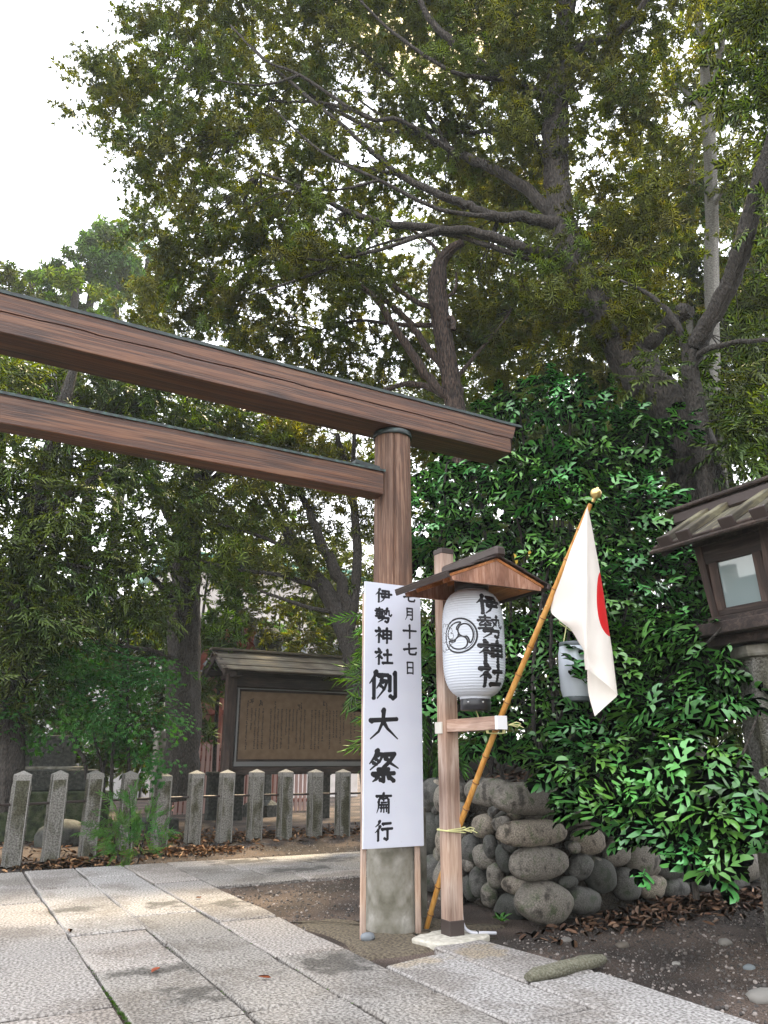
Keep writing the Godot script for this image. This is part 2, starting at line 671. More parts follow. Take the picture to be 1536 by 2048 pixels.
func materials() -> void:
	M.stone = skin(ntex(noise(.05, 3, 5), [.2, col(.125, .114, .106), .38, col(.225, .21, .198), .5, col(.325, .306, .292), .62, col(.405, .385, .37), .85, col(.49, .468, .452)]), Vector3(1.5, 1.5, 1.5), .85, ntex(noise(.045, 4, 4), []), 1.1, true)
	M.fence = skin(ntex(noise(.03, 13, 5), [.1, col(.1, .094, .078), .45, col(.24, .228, .2), .9, col(.42, .405, .37)]), Vector3(2.2, 2.2, 2.2), .9, ntex(noise(.05, 14, 4), []), 2.6, true)
	M.fence_rim = skin(ntex(noise(.05, 15, 4), [.1, col(.15, .142, .128), .9, col(.36, .345, .315)]), Vector3(2, 2, 2), .9, ntex(noise(.08, 16, 3), []), .5, true)
	M.concrete = skin(ntex(noise(.02, 23, 6), [.1, col(.1, .092, .066), .45, col(.18, .168, .135), .7, col(.235, .222, .19), .95, col(.33, .315, .28)]), Vector3(.55, .4, .55), .92, ntex(noise(.12, 24, 3), []), .5)
	M.soil = skin(ntex(noise(.09, 33, 5), [.15, col(.045, .03, .022), .5, col(.108, .074, .056), .72, col(.15, .108, .084), .95, col(.22, .17, .14)]), Vector3(1.1, 1.1, 1.1), .95, ntex(noise(.1, 34, 4), []), 1.8, true)
	over(M.fence, ntex(noise(.012, 17, 4), [.3, Color(.62, .62, .52), .6, Color(1, 1, 1)], 256), Vector3(.9, .5, .9), BaseMaterial3D.BLEND_MODE_MUL, true)
	over(M.soil, ntex(noise(.012, 35, 3), [.3, Color(.55, .52, .5), .7, Color(1, 1, 1)], 256), Vector3(.23, .23, .23), BaseMaterial3D.BLEND_MODE_MUL, true)
	M.moss_soil = skin(ntex(noise(.05, 36, 5), [.15, col(.05, .037, .026), .45, col(.115, .09, .06), .7, col(.165, .135, .09), .95, col(.24, .2, .15)]), Vector3(1.2, 1.2, 1.2), .95, ntex(noise(.1, 37, 4), []), 1.0, true)
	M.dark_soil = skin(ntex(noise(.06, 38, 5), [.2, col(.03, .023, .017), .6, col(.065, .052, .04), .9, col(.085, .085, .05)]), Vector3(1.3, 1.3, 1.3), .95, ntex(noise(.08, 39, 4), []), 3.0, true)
	M.torii = wood(col(.028, .012, .008), col(.1, .038, .016), col(.175, .078, .034), 41, 0, .42, 3.2, .07)
	M.pillar = wood(col(.05, .025, .017), col(.15, .078, .047), col(.235, .148, .1), 42, 1, .68, 4.5, .18)
	M.cedar = wood(col(.25, .16, .12), col(.4, .285, .225), col(.5, .395, .325), 43, 1, .62, 3.0, .16)
	M.cedar_x = wood(col(.24, .11, .06), col(.4, .2, .13), col(.48, .29, .21), 44, 1, .6, 3.0, .4)
	M.cedar_z = wood(col(.3, .18, .13), col(.45, .3, .23), col(.54, .39, .31), 45, 2, .6, 3.0, .2)
	M.orange_wood = wood(col(.34, .12, .035), col(.5, .2, .065), col(.58, .26, .1), 46, 2, .6, 2.5, .25)
	M.old_wood = wood(col(.018, .011, .009), col(.045, .03, .024), col(.08, .055, .045), 47, 0, .75, 3.0, .2)
	M.old_wood_y = wood(col(.024, .013, .01), col(.06, .035, .026), col(.095, .06, .047), 48, 1, .7, 3.0, .2)
	M.plank = wood(col(.07, .06, .05), col(.17, .15, .115), col(.28, .25, .18), 49, 0, .8, 3.0, .16)
	M.toro_roof = wood(col(.06, .055, .045), col(.13, .12, .08), col(.22, .2, .12), 50, 0, .85, 2.2, .3)
	M.brown_metal = plain(col(.055, .04, .036), .42, .3)
	M.copper = skin(ntex(noise(.02, 53, 4), [.2, col(.014, .02, .02), .55, col(.024, .038, .036), .9, col(.05, .1, .085)], 256), Vector3(2, 2, 2), .5)
	M.white_board = skin(ntex(noise(.01, 54, 3), [.2, Color(.8, .81, .85), .8, Color(.83, .84, .87)], 128), Vector3(1, 1, 1), .5)
	M.bamboo = skin(ntex(noise(.02, 55, 4), [.2, col(.4, .17, .03), .5, col(.52, .25, .055), .9, col(.6, .34, .1)], 256), Vector3(5, .8, 5), .38)
	M.black = plain(col(.012, .012, .015), .3)
	M.twine = plain(col(.62, .6, .28), .8)
	M.gold = plain(col(.72, .55, .22), .3, .9)
	M.bark = skin(ntex(noise(.02, 61, 5, FastNoiseLite.TYPE_SIMPLEX_SMOOTH, 14.0), [.25, col(.022, .018, .015), .5, col(.052, .043, .036), .75, col(.1, .084, .07)]), Vector3(4.0, .9, 4.0), .9, ntex(noise(.02, 61, 5, FastNoiseLite.TYPE_SIMPLEX_SMOOTH, 14.0), []), 5.0)
	M.bark_dark = skin(ntex(noise(.03, 62, 5), [.25, col(.022, .018, .015), .6, col(.05, .042, .035), .9, col(.095, .08, .067)]), Vector3(3.0, .9, 3.0), .9, ntex(noise(.03, 63, 4), []), 4.0)
	M.bark_old = skin(ntex(noise(.018, 64, 5, FastNoiseLite.TYPE_SIMPLEX_SMOOTH, 16.0), [.25, col(.012, .008, .007), .5, col(.05, .032, .024), .8, col(.13, .085, .062)]), Vector3(5.0, .7, 5.0), .85, ntex(noise(.018, 64, 5, FastNoiseLite.TYPE_SIMPLEX_SMOOTH, 16.0), []), 4.0)
	M.bark_pale = skin(ntex(noise(.02, 65, 4), [.2, col(.1, .095, .085), .6, col(.2, .19, .17), .9, col(.28, .27, .25)]), Vector3(2, 3, 2), .85)
	M.leaf = leaf_mat(.42, Color(1.0, .98, .24))
	M.leaf_gloss = leaf_mat(.27, Color(.34, .5, .14), .6)
	M.leaf_soft = leaf_mat(.6, Color(.85, 1.0, .35))
	M.dead = leaf_mat(.8, Color(.12, .08, .04))
	M.grit = plain(Color.WHITE, .85)
	M.grit.vertex_color_use_as_albedo = true
	for i in 4:
		var k: float = [1.25, .68, 1.6, .42][i]
		var w: Color = [Color(1.08, .97, .82), Color(.98, .95, .86), Color(1.15, .98, .78), Color(.92, .93, .8)][i]
		var c := func(v: float) -> Color: return col(v * k * w.r, v * k * w.g, v * k * w.b)
		var m := skin(ntex(noise(.075, 70 + i, 5), [.1, c.call(.055), .4, c.call(.11), .6, c.call(.145), .9, c.call(.22)]), Vector3(1.5, 1.5, 1.5), .78, ntex(noise(.09, 75 + i, 4), []), .22, true)
		over(m, ntex(noise(.02, 80 + i, 5), [.18, Color(.42, .4, .38, .9), .46, Color(1, 1, 1, 0), .54, Color(1, 1, 1, 0), .85, Color(.5, .66, .4, .8)], 256), Vector3(1.0, 1.0, 1.0), BaseMaterial3D.BLEND_MODE_MUL, true)
		M["rock%d" % i] = m

# ------------------------------------------------------------------ ground, path
func ground_and_path() -> void:
	var xs := []
	var zs := []
	var v := -14.0
	while v <= 22.0:
		xs.append(v); v += .3
	v = -34.0
	while v <= 5.0:
		zs.append(v); v += .3
	xs = [-500.0, -120.0, -40.0] + xs + [45.0, 120.0, 500.0]
	zs = [-700.0, -200.0, -80.0] + zs + [20.0, 80.0, 300.0]
	var st := start()
	st.set_smooth_group(0)
	for j in zs.size() - 1:
		for i in xs.size() - 1:
			var p := []
			for k in [[0, 0], [1, 0], [1, 1], [0, 1]]:
				var x: float = xs[i + k[0]]
				var z: float = zs[j + k[1]]
				p.append(Vector3(x, ground_at(x, z), z))
			for w in [0, 1, 2, 0, 2, 3]: st.add_vertex(p[w])
	st.index()
	st.generate_normals()
	tag(build(st, "ground", M.soil), "dark reddish brown soil ground around the stone path", "", "", "structure")

	# mossy trodden earth between the path and the gate pillar
	st = start()
	var rg := []
	var r := rng_of(8)
	var out := [Vector2(2.72, -5.2), Vector2(3.3, -5.25), Vector2(3.9, -5.35), Vector2(4.2, -5.7), Vector2(4.0, -6.4), Vector2(3.4, -6.55), Vector2(2.9, -6.6), Vector2(2.72, -6.6)]
	for i in out.size():
		var a: Vector2 = out[i]
		var b: Vector2 = out[(i + 1) % out.size()]
		for k in 5:
			rg.append(a.lerp(b, k / 5.0) + Vector2(r.randf_range(-.05, .05) if a.x < 2.8 and b.x < 2.8 else r.randf_range(-.16, .16), r.randf_range(-.16, .16) if a.x > 2.8 and a.y < -5.6 else r.randf_range(-.04, .04)))
	var mid := Vector2(3.4, -5.9)
	st.set_smooth_group(0)
	var bump_n := noise(1.5, 9, 3)
	var lift := [-.02, -.02, -.022, -.028, -.075]
	for i in rg.size():
		for q in 4:
			var four := []
			for e in [[i, q], [(i + 1) % rg.size(), q], [(i + 1) % rg.size(), q + 1], [i, q + 1]]:
				var p := mid.lerp(rg[e[0]], [.0, .35, .65, .9, 1.08][e[1]])
				four.append(Vector3(p.x, lift[e[1]] + .008 * bump_n.get_noise_2d(p.x * 4.0, p.y * 4.0), p.y))
			for w in [0, 1, 2, 0, 2, 3]: st.add_vertex(four[w])
	st.index()
	st.generate_normals()
	tag(build(st, "mossy_earth", M.moss_soil), "mossy trodden earth at the foot of the gate pillar", "", "", "structure")

	# stains that lie on the slabs: one map of the path, seen from above, x -2..6, z -12..4
	var im := Image.create(256, 512, false, Image.FORMAT_RGBA8)
	im.fill(Color(1, 1, 1, 0))
	var n := noise(.9, 91, 4)
	var spots := [[2.43, -5.13, .34, .3, 0], [1.42, -4.88, .2, .22, 0], [2.44, -7.55, .26, .3, 0], [1.95, -7.8, .2, .22, 0], [1.22, -7.9, .3, .2, 0], [1.33, -5.45, .3, .16, 0], [3.9, -9.4, .5, .22, 0], [3.6, -10.5, .6, .3, 0], [4.6, -10.2, .5, .3, 0], [.5, -3.9, .3, .4, 0], [-.4, -6, .4, .6, 0], [2.85, -4.9, .2, .12, 1], [.2, -8.2, .3, .2, 0], [3.4, -4.95, .3, .2, 1]]
	for py in 512:
		for px in 256:
			var x := -2.0 + px * 8.0 / 256.0
			var z := -12.0 + py * 16.0 / 512.0
			var e := n.get_noise_2d(x * 4.0, z * 4.0)
			var f := n.get_noise_2d(x * 13.0 + 40.0, z * 13.0)
			var dark := 0.0
			var warm := 0.0
			for s in spots:
				var d := Vector2((x - s[0]) / s[2], (z - s[1]) / s[3]).length()
				var k := smoothstep(1.0, .45, d + e * .9 + f * .5)
				if s[4]: warm = maxf(warm, k)
				else: dark = maxf(dark, k)
			if dark > 0.02 or warm > 0.02:
				im.set_pixel(px, py, Color(.36, .34, .31, dark * .75) if dark > warm else Color(.98, .88, .66, warm * .5))
			else:
				var g := n.get_noise_2d(x * 1.1 + 90.0, z * 1.1) + f * .5
				im.set_pixel(px, py, Color(.66, .62, .58, clampf(g * 1.2 + .05, 0.0, .55)))
	M.paving = skin(M.stone.albedo_texture, Vector3(1.5, 1.5, 1.5), .8, M.stone.heightmap_texture, 1.5, true)
	var mp := ImageTexture.create_from_image(im)
	over(M.paving, mp, Vector3(1.0 / 8.0, 1, 1.0 / 16.0), BaseMaterial3D.BLEND_MODE_MUL, true, Vector3(.25, 0, .75))
	var variants := [M.paving]
	for c in [Color(.94, .93, .92), Color(1.0, .98, .96), Color(.89, .88, .86)]:
		var m: StandardMaterial3D = M.paving.duplicate()
		m.albedo_color = c
		variants.append(m)

	var path := Node3D.new()
	path.name = "path"
	add_child(path)
	tag(path, "path of pale rough stone slabs with worn joints", "", "", "structure")
	var cols := [[-2.2, -1.45, [-10.6, -9.1, -7.4, -6.1, -4.6, -3.2, -1.8, -.4, 1.0]], [-1.45, -.78, [-10.7, -9.6, -8.2, -6.6, -5.2, -3.8, -2.2, -.8, .6]], [-.78, -.16, [-10.7, -8.8, -7.5, -5.9, -4.5, -3.0, -1.7, -.2, 1.2]],
		[-.16, .42, [-10.75, -9.9, -8.0, -6.7, -5.5, -4.1, -2.6, -1.1, .4]], [.42, 1.0, [-10.78, -9.68, -8.45, -7.28, -4.86, -3.5, -2.0, -.6, .8]], [1.0, 1.575, [-10.8, -9.25, -6.78, -5.62, -4.4, -3.1, -1.5, .2]],
		[1.575, 2.14, [-10.8, -9.9, -8.4, -7.33, -6.23, -4.42, -3.1, -1.8, -.3, 1]], [2.14, 2.67, [-10.8, -9.12, -6.77, -5.47, -4.26, -2.9, -1.5, 0]], [2.67, 3.21, [-5.02, -3.6, -2.2, -.8, .6]], [3.21, 3.78, [-5.32, -4.16, -2.7, -1.2, .3]]]
	var rects := []
	for c in cols:
		for k in c[2].size() - 1: rects.append([c[0], c[1], c[2][k], c[2][k + 1]])
	# the branch that turns right behind the gate
	var rows := [[-9.12, -8.68, [2.69, 3.75, 5.1, 6.4, 7.8]], [-9.72, -9.12, [2.67, 3.42, 4.5, 5.9, 7.2, 8.4]], [-10.25, -9.72, [2.67, 3.3, 4.3, 5.3, 6.6, 8.2]], [-10.8, -10.25, [2.67, 3.9, 5.0, 6.0, 7.4, 8.6]]]
	for c in rows:
		for k in c[2].size() - 1: rects.append([c[2][k], c[2][k + 1], c[0], c[1]])
	for q in rects:
		var g := r.randf_range(.006, .013)
		var ring_pts := []
		var cs := [Vector2(q[0] + g, q[2] + g), Vector2(q[1] - g, q[2] + g), Vector2(q[1] - g, q[3] - g), Vector2(q[0] + g, q[3] - g)]
		if q[0] > 2.6 and q[3] > -5.0 and (q[2] < -4.9):
			cs[0].y += .1; cs[1].y -= .03
			if q[0] > 3.0: cs[1].x -= .12; cs[1].y += .1
		for k in 4:
			var a: Vector2 = cs[k]
			var b: Vector2 = cs[(k + 1) % 4]
			var m := maxi(2, int(a.distance_to(b) / .28))
			for j in m:
				var p := a.lerp(b, float(j) / m)
				if j == 0: p += (((q[0] + q[1]) / 2 - p.x) * Vector2(.035, 0) + ((q[2] + q[3]) / 2 - p.y) * Vector2(0, .018)) * r.randf()
				else: p += Vector2(r.randf_range(-.009, .009), r.randf_range(-.009, .009))
				ring_pts.append(p)
		put(slab(ring_pts, r.randf_range(-.004, .004), .09, r.randf_range(.008, .014), Vector2(r.randf_range(-.006, .006), r.randf_range(-.004, .004))), "paving_slab", variants[r.randi() % 4], path)

# ------------------------------------------------------------------ wall of river stones, earth behind it
func wall_and_bank() -> void:
	var stones := [[4.373,0.945,-5.471,0.439,-0.012,-0.076,-0.012,-0.134,0.002,0.02,0,0.113],
	[4.366,0.679,-5.457,0.419,-0.008,-0.072,-0.001,-0.109,0,0.016,0,0.091],
	[4.426,0.443,-5.479,0.343,-0.003,-0.059,0.01,-0.133,-0.002,0.019,0,0.112],
	[4.489,0.145,-5.513,0.273,-0.089,-0.047,-0.109,-0.145,0.019,0.026,0,0.153],
	[4.93,0.12,-5.559,0.219,-0.057,-0.038,-0.061,-0.099,0.011,0.017,0,0.098],
	[4.503,0.037,-5.963,0,-0.011,0.189,0,-0.129,-0.088,-0.133,0,0],
	[4.495,0.966,-6.206,0,-0.018,0.403,0,-0.133,-0.043,-0.119,0,0],
	[4.457,0.803,-6.066,0,0.007,0.131,0,-0.058,-0.004,-0.05,0,0],
	[4.464,0.714,-6.017,0,0.044,0.117,0,-0.052,0.053,-0.063,0,0],
	[4.48,0.674,-6.304,0,0.011,0.165,0,-0.106,-0.007,-0.09,0,0],
	[4.466,0.505,-6.2,0,0.01,0.076,0,-0.106,0.01,-0.065,0,0],
	[4.473,0.422,-6.003,0,0.022,0.088,0,-0.114,0.049,-0.077,0,0],
	[4.491,0.401,-6.322,0,0.036,0.126,0,-0.109,0.072,-0.111,0,0],
	[4.488,0.455,-6.537,0,0.022,0.122,0,-0.123,0.035,-0.105,0,0],
	[4.474,0.267,-6.153,0,0.018,0.093,0,-0.107,0.021,-0.08,0,0],
	[4.474,0.221,-5.879,0,-0.027,0.15,0,-0.069,-0.064,-0.08,0,0],
	[4.48,0.185,-6.414,0,0.02,0.106,0,-0.131,0.028,-0.092,0,0],
	[4.472,0.116,-6.557,0,0.019,0.089,0,-0.108,0.032,-0.077,0,0],
	[4.473,0.105,-6.254,0,0.012,0.091,0,-0.111,-0.008,-0.078,0,0],
	[4.467,0.075,-5.833,0,0.033,0.073,0,-0.063,0.071,-0.068,0,0],
	[4.464,0.315,-6.554,0,0.023,0.078,0,-0.059,0.041,-0.061,0,0],
	[4.466,0.959,-7.122,0,0.002,0.076,0,-0.107,-0.004,-0.065,0,0],
	[4.463,0.796,-7.099,0,0.003,0.071,0,-0.075,-0.003,-0.06,0,0],
	[4.469,0.61,-7.097,0,0.006,0.084,0,-0.127,-0.005,-0.072,0,0],
	[4.46,0.361,-7.079,0,0.006,0.065,0,-0.09,-0.004,-0.055,0,0],
	[4.477,0.2,-7.022,0,0.011,0.1,0,-0.111,-0.005,-0.085,0,0],
	[4.472,0.78,-6.73,0,0.009,0.174,0,-0.09,-0.005,-0.076,0,0],
	[4.478,0.573,-6.827,0,0.011,0.15,0,-0.103,-0.005,-0.087,0,0],
	[4.486,0.309,-6.818,0,0.013,0.13,0,-0.12,-0.006,-0.102,0,0],
	[4.483,0.031,-6.81,0,0.015,0.112,0,-0.128,-0.006,-0.096,0,0],
	[4.468,-0.017,-7.008,0,0.011,0.08,0,-0.109,-0.005,-0.069,0,0],
	[4.47,0.562,-5.886,0,-0.002,0.104,0,-0.081,-0.031,-0.073,0,0],
	[4.983,0.782,-5.549,0.174,-0.007,-0.03,-0.009,-0.076,0.002,0.011,0,0.064],
	[5.087,0.577,-5.596,0.184,0.038,-0.032,0.074,-0.116,-0.013,0.02,0,0.116],
	[4.935,0.376,-5.564,0.119,-0.035,-0.021,-0.08,-0.102,0.014,0.018,0,0.106],
	[5.218,0.291,-5.626,0.175,0.012,-0.03,0.046,-0.146,-0.008,0.022,0,0.128],
	[5.464,0.453,-5.652,0.172,-0.011,-0.03,-0.018,-0.117,0.003,0.017,0,0.099],
	[5.576,0.186,-5.682,0.174,0.001,-0.03,0.021,-0.14,-0.004,0.021,0,0.119],
	[5.851,0.369,-5.737,0.21,-0.015,-0.036,-0.028,-0.155,0.005,0.023,0,0.132],
	[5.954,0.128,-5.738,0.167,-0.031,-0.029,-0.057,-0.107,0.01,0.018,0,0.102],
	[6.261,0.318,-5.806,0.244,-0.018,-0.042,-0.03,-0.149,0.005,0.022,0,0.127],
	[5.37,0.709,-5.631,0.207,-0.009,-0.036,-0.016,-0.107,0.003,0.016,0,0.09],
	[5.777,0.819,-5.716,0.231,-0.031,-0.04,-0.062,-0.125,0.011,0.02,0,0.117],
	[6.319,0.078,-5.792,0.203,-0.019,-0.035,-0.021,-0.1,0.004,0.015,0,0.086],
	[6.221,0.625,-5.79,0.246,-0.012,-0.043,-0.026,-0.131,0.004,0.019,0,0.112],
	[6.704,0.285,-5.874,0.24,-0.017,-0.041,-0.03,-0.132,0.005,0.02,0,0.113],
	[6.88,0.071,-5.889,0.266,-0.023,-0.046,-0.024,-0.098,0.004,0.015,0,0.085],
	[6.742,0.646,-5.883,0.267,-0.012,-0.046,-0.031,-0.137,0.005,0.02,0,0.118],
	[7.249,0.246,-5.966,0.283,-0.021,-0.049,-0.033,-0.125,0.006,0.019,0,0.109],
	[7.392,0.049,-5.982,0.259,-0.033,-0.045,-0.046,-0.1,0.008,0.016,0,0.092],
	[7.278,0.55,-5.979,0.288,-0.015,-0.05,-0.037,-0.141,0.006,0.021,0,0.122],
	[7.843,0.398,-6.079,0.311,-0.018,-0.054,-0.043,-0.145,0.007,0.022,0,0.127],
	[7.819,0.132,-6.062,0.281,-0.022,-0.049,-0.035,-0.118,0.006,0.018,0,0.103],
	[6.801,0.9,-5.884,0.317,-0.008,-0.055,-0.027,-0.117,0.005,0.017,0,0.101],
	[7.503,0.832,-6.009,0.351,-0.01,-0.061,-0.033,-0.123,0.006,0.018,0,0.107],
	[8.095,-0.012,-6.104,0.317,-0.027,-0.055,-0.034,-0.106,0.006,0.016,0,0.094],
	[8.402,0.262,-6.179,0.334,-0.022,-0.058,-0.049,-0.149,0.008,0.023,0,0.132],
	[8.191,0.657,-6.143,0.329,-0.013,-0.057,-0.047,-0.152,0.008,0.023,0,0.134],
	[8.765,0.474,-6.245,0.354,-0.018,-0.061,-0.054,-0.156,0.009,0.024,0,0.138],
	[4.745,0.278,-5.495,0.125,0.002,-0.022,0.009,-0.049,-0.002,0.007,0,0.041],
	[4.856,0.537,-5.514,0.071,-0.004,-0.012,-0.006,-0.05,0.001,0.007,0,0.042]]
	var w := base("stone_wall", Vector3(4.5, 0, -5.5), "low retaining wall of rounded mossy river stones with large corner stones", "stone wall")
	var at := w.position
	var r := rng_of(12)
	var n := 0
	for s in stones:
		var c := Vector3(s[0], s[1], s[2])
		var a := Vector3(s[3], s[4], s[5])
		var b := Vector3(s[6], s[7], s[8])
		var d := Vector3(s[9], s[10], s[11])
		put(pebble_mesh(a * .98, b * .98, d * (1.0 if n < 5 else .85), 300 + n, .04 if n < 7 else .065, 20 if n < 5 else 16, 12 if n < 5 else 10), "stone", M["rock%d" % ([0, 1, 0, 2, 1, 3][n % 6] if n > 4 else [0, 2, 0, 0, 1][n])], w, c - at)
		n += 1
	# the wall goes on beyond what was laid out stone by stone
	for k in 18:
		var x := 7.6 + (k % 9) * .42 + r.randf_range(-.08, .08)
		var y := .2 + (k / 9) * .36 + r.randf_range(-.05, .05)
		var z := -5.42 - (x - 4.45) * .173
		put(pebble_mesh(Vector3(.25, .02, -.04), Vector3(0, r.randf_range(.17, .22), 0), Vector3(.03, 0, .17), 400 + k), "stone", M["rock%d" % (k % 4)], w, Vector3(x, y, z - .08) - at)
	for k in 16:
		var z := -6.9 - (k % 6) * .3 + r.randf_range(-.06, .06)
		var y := .18 + (k / 6) * .34 + r.randf_range(-.05, .05)
		put(pebble_mesh(Vector3(0, .02, .2), Vector3(0, r.randf_range(.16, .22), 0), Vector3(.16, 0, 0), 440 + k), "stone", M["rock%d" % (k % 4)], w, Vector3(4.5, y, z) - at)
	# small stones wedged in the joints
	for k in 60:
		var left := k % 3 == 0
		var y := r.randf_range(.05, 1.0)
		var p := Vector3(4.56, y, r.randf_range(-8.4, -5.6)) if left else Vector3(0, y, 0)
		if not left:
			p.x = r.randf_range(4.6, 8.6)
			p.z = -5.5 - (p.x - 4.45) * .173
		var q := r.randf_range(.04, .085)
		put(pebble_mesh(Vector3(q, q * .3, 0), Vector3(-q * .3, q * r.randf_range(.6, 1.2), 0), Vector3(0, 0, q), 500 + k, .16, 8, 6), "stone", M["rock%d" % (k % 4)], w, p - at)
	# earth packed behind and between the stones
	var st := start()
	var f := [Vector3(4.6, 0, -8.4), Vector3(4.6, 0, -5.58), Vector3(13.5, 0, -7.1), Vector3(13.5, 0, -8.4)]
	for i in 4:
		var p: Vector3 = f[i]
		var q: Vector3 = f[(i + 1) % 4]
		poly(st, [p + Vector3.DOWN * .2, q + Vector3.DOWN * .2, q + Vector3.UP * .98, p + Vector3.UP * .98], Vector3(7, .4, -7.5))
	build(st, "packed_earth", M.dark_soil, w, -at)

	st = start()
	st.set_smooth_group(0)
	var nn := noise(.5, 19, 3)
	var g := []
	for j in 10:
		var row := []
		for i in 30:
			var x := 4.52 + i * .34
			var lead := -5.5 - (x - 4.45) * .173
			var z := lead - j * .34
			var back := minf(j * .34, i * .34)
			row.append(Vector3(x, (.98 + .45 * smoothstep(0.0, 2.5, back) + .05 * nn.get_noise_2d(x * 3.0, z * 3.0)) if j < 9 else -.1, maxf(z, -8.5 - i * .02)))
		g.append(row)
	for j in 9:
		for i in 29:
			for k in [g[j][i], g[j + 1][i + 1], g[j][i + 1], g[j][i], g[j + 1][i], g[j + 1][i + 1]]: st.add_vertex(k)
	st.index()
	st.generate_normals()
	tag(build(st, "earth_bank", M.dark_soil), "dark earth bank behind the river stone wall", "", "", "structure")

# ------------------------------------------------------------------ trees and shrubs
func trees() -> void:
	var oak_a := spray_oak(1, 34, .09, .031)
	var oak_b := spray_oak(2, 16, .14, .042)
	var side := spray_side(3, 11, .125, .052, .36, false)
	var cam_leaf := spray_side(4, 8, .105, .074, .2, true, .2)
	var fresh := spray_side(14, 7, .098, .07, .17, true, .3)
	var fern := spray_fern(5)
	var far := spray_oak(6, 26, .2, .07)

	var t := tree("oak_tree", "largest evergreen oak, its thick ridged trunk leaning left above the hedge", "tree", [[7.55,2.28,-5.93,0.347], [7.59,3.35,-6.04,0.322], [7.71,4.31,-6.05,0.308], [7.79,5.02,-6.11,0.295], [7.73,5.73,-6.35,0.283], [7.54,6.57,-6.72,0.261], [7.32,7.65,-7.1,0.227], [7.22,8.72,-7.35,0.198], [7.21,9.66,-7.5,0.182], [7.29,10.72,-7.55,0.203], [7.43,11.94,-7.56,0.189], [7.63,13.09,-7.5,0.164], [7.81,14.44,-7.46,0.147], [8.07,16.41,-7.48,0.114], [8.39,18.94,-7.42,0.06]], [[[7.17,9.1,-7.39,0.111], [6.74,9.25,-7.66,0.086], [6.17,9.22,-7.87,0.078], [5.78,9.41,-8.04,0.069], [5.35,9.57,-8.21,0.059], [4.89,9.94,-8.49,0.05], [4.53,10.51,-8.8,0.041], [4.2,11.05,-9.07,0.028], [3.86,11.52,-9.33,0.018]],
	[[7.15,9.44,-7.55,0.107], [6.9,10.09,-7.92,0.093], [6.57,10.63,-8.32,0.085], [6.13,11.3,-8.89,0.077], [5.84,11.86,-9.32,0.068], [5.36,12.16,-9.83,0.05], [4.79,12.71,-10.35,0.04], [3.77,13.94,-11.18,0.029], [2.94,15.1,-11.63,0.017]],
	[[7.18,8.38,-7.24,0.095], [6.52,8.57,-7.58,0.08], [5.92,8.76,-7.81,0.073], [5.35,8.83,-8.09,0.064], [4.59,8.89,-8.43,0.054], [4.06,9.1,-8.7,0.041], [3.5,9.63,-9.15,0.029], [2.98,10,-9.55,0.017]],
	[[7.41,11.84,-7.58,0.107], [6.67,12.27,-7.98,0.083], [6.17,12.82,-8.25,0.077], [5.8,13.16,-8.39,0.066], [5.49,13.83,-8.6,0.052], [5.2,14.81,-8.78,0.034]],
	[[7.31,11.12,-7.54,0.077], [7.1,12.03,-8.14,0.063], [6.93,13.17,-8.54,0.054], [6.88,14.66,-8.84,0.04], [6.81,16.27,-9.15,0.025]],
	[[7.47,12.25,-7.52,0.094], [7.59,12.62,-7.11,0.071], [7.82,12.46,-6.55,0.062], [7.95,12.64,-6.06,0.047], [8.12,13.25,-5.67,0.03]],
	[[7.51,12.56,-7.48,0.08], [8.09,12.6,-7.16,0.062], [8.32,13.47,-7.05,0.052], [8.56,14.53,-6.91,0.034]],
	[[7.26,10.43,-7.59,0.055], [6.89,11.46,-8.19,0.043], [6.41,11.75,-8.82,0.037], [5.6,12.3,-9.7,0.027], [4.82,13.41,-10.44,0.016]],
	[[6.69,8.41,-7.57,0.051], [6.09,8.58,-7.8,0.041], [5.53,8.79,-8.09,0.032], [4.84,8.68,-8.41,0.022], [4.14,8.31,-8.66,0.012]],
	[[6.13,11.3,-8.89,0.051], [5.74,12.66,-9.39,0.042], [5.24,14.06,-10.12,0.037], [4.55,15.5,-10.89,0.026], [3.73,16.68,-11.4,0.018]],
	[[4.59,8.89,-8.43,0.038], [4.07,8.22,-8.69,0.028], [3.45,7.9,-9.07,0.019], [2.91,7.71,-9.46,0.009]],
	[[4.2,11.05,-9.07,0.035], [3.65,12.16,-9.74,0.029], [3.1,13.25,-10.35,0.023], [2.65,14.27,-10.88,0.016]],
	[[4.84,11.87,-9.43,0.037], [4.17,12.45,-10.07,0.03], [3.43,12.68,-10.66,0.023], [2.46,13.41,-11.34,0.016]],
	[[6.05,9.06,-7.71,0.038], [5.24,9.01,-7.92,0.031], [4.43,9.49,-8.29,0.025], [3.61,10,-8.68,0.019], [2.91,10.85,-9.04,0.01]],
	[[5.79,10.74,-8.4,0.042], [4.9,11.02,-8.49,0.034], [4.4,10.97,-8.65,0.03], [3.43,11.84,-9.18,0.024], [2.92,12.16,-9.46,0.017], [2.37,12.87,-9.72,0.011]],
	[[5.29,8.75,-8.01,0.038], [4.43,8.26,-8.29,0.028], [3.66,8.06,-8.66,0.018], [3.03,8.23,-9.01,0.009]],
	[[6.55,12.06,-7.82,0.043], [5.6,11.99,-8.05,0.031], [4.76,12.92,-8.56,0.025], [4.16,13.8,-8.87,0.015]],
	[[3.43,11.84,-9.18,0.021], [2.84,11.52,-9.38,0.017], [2.21,11.65,-9.75,0.01]],
	[[4.43,9.49,-8.29,0.022], [3.77,9.28,-8.61,0.016], [3.11,9.47,-8.98,0.009]],
	[[4.89,9.94,-8.49,0.033], [4.37,10.48,-9.22,0.028], [3.76,11.08,-9.91,0.022], [2.9,11.81,-10.61,0.015]]], M.bark, 1)
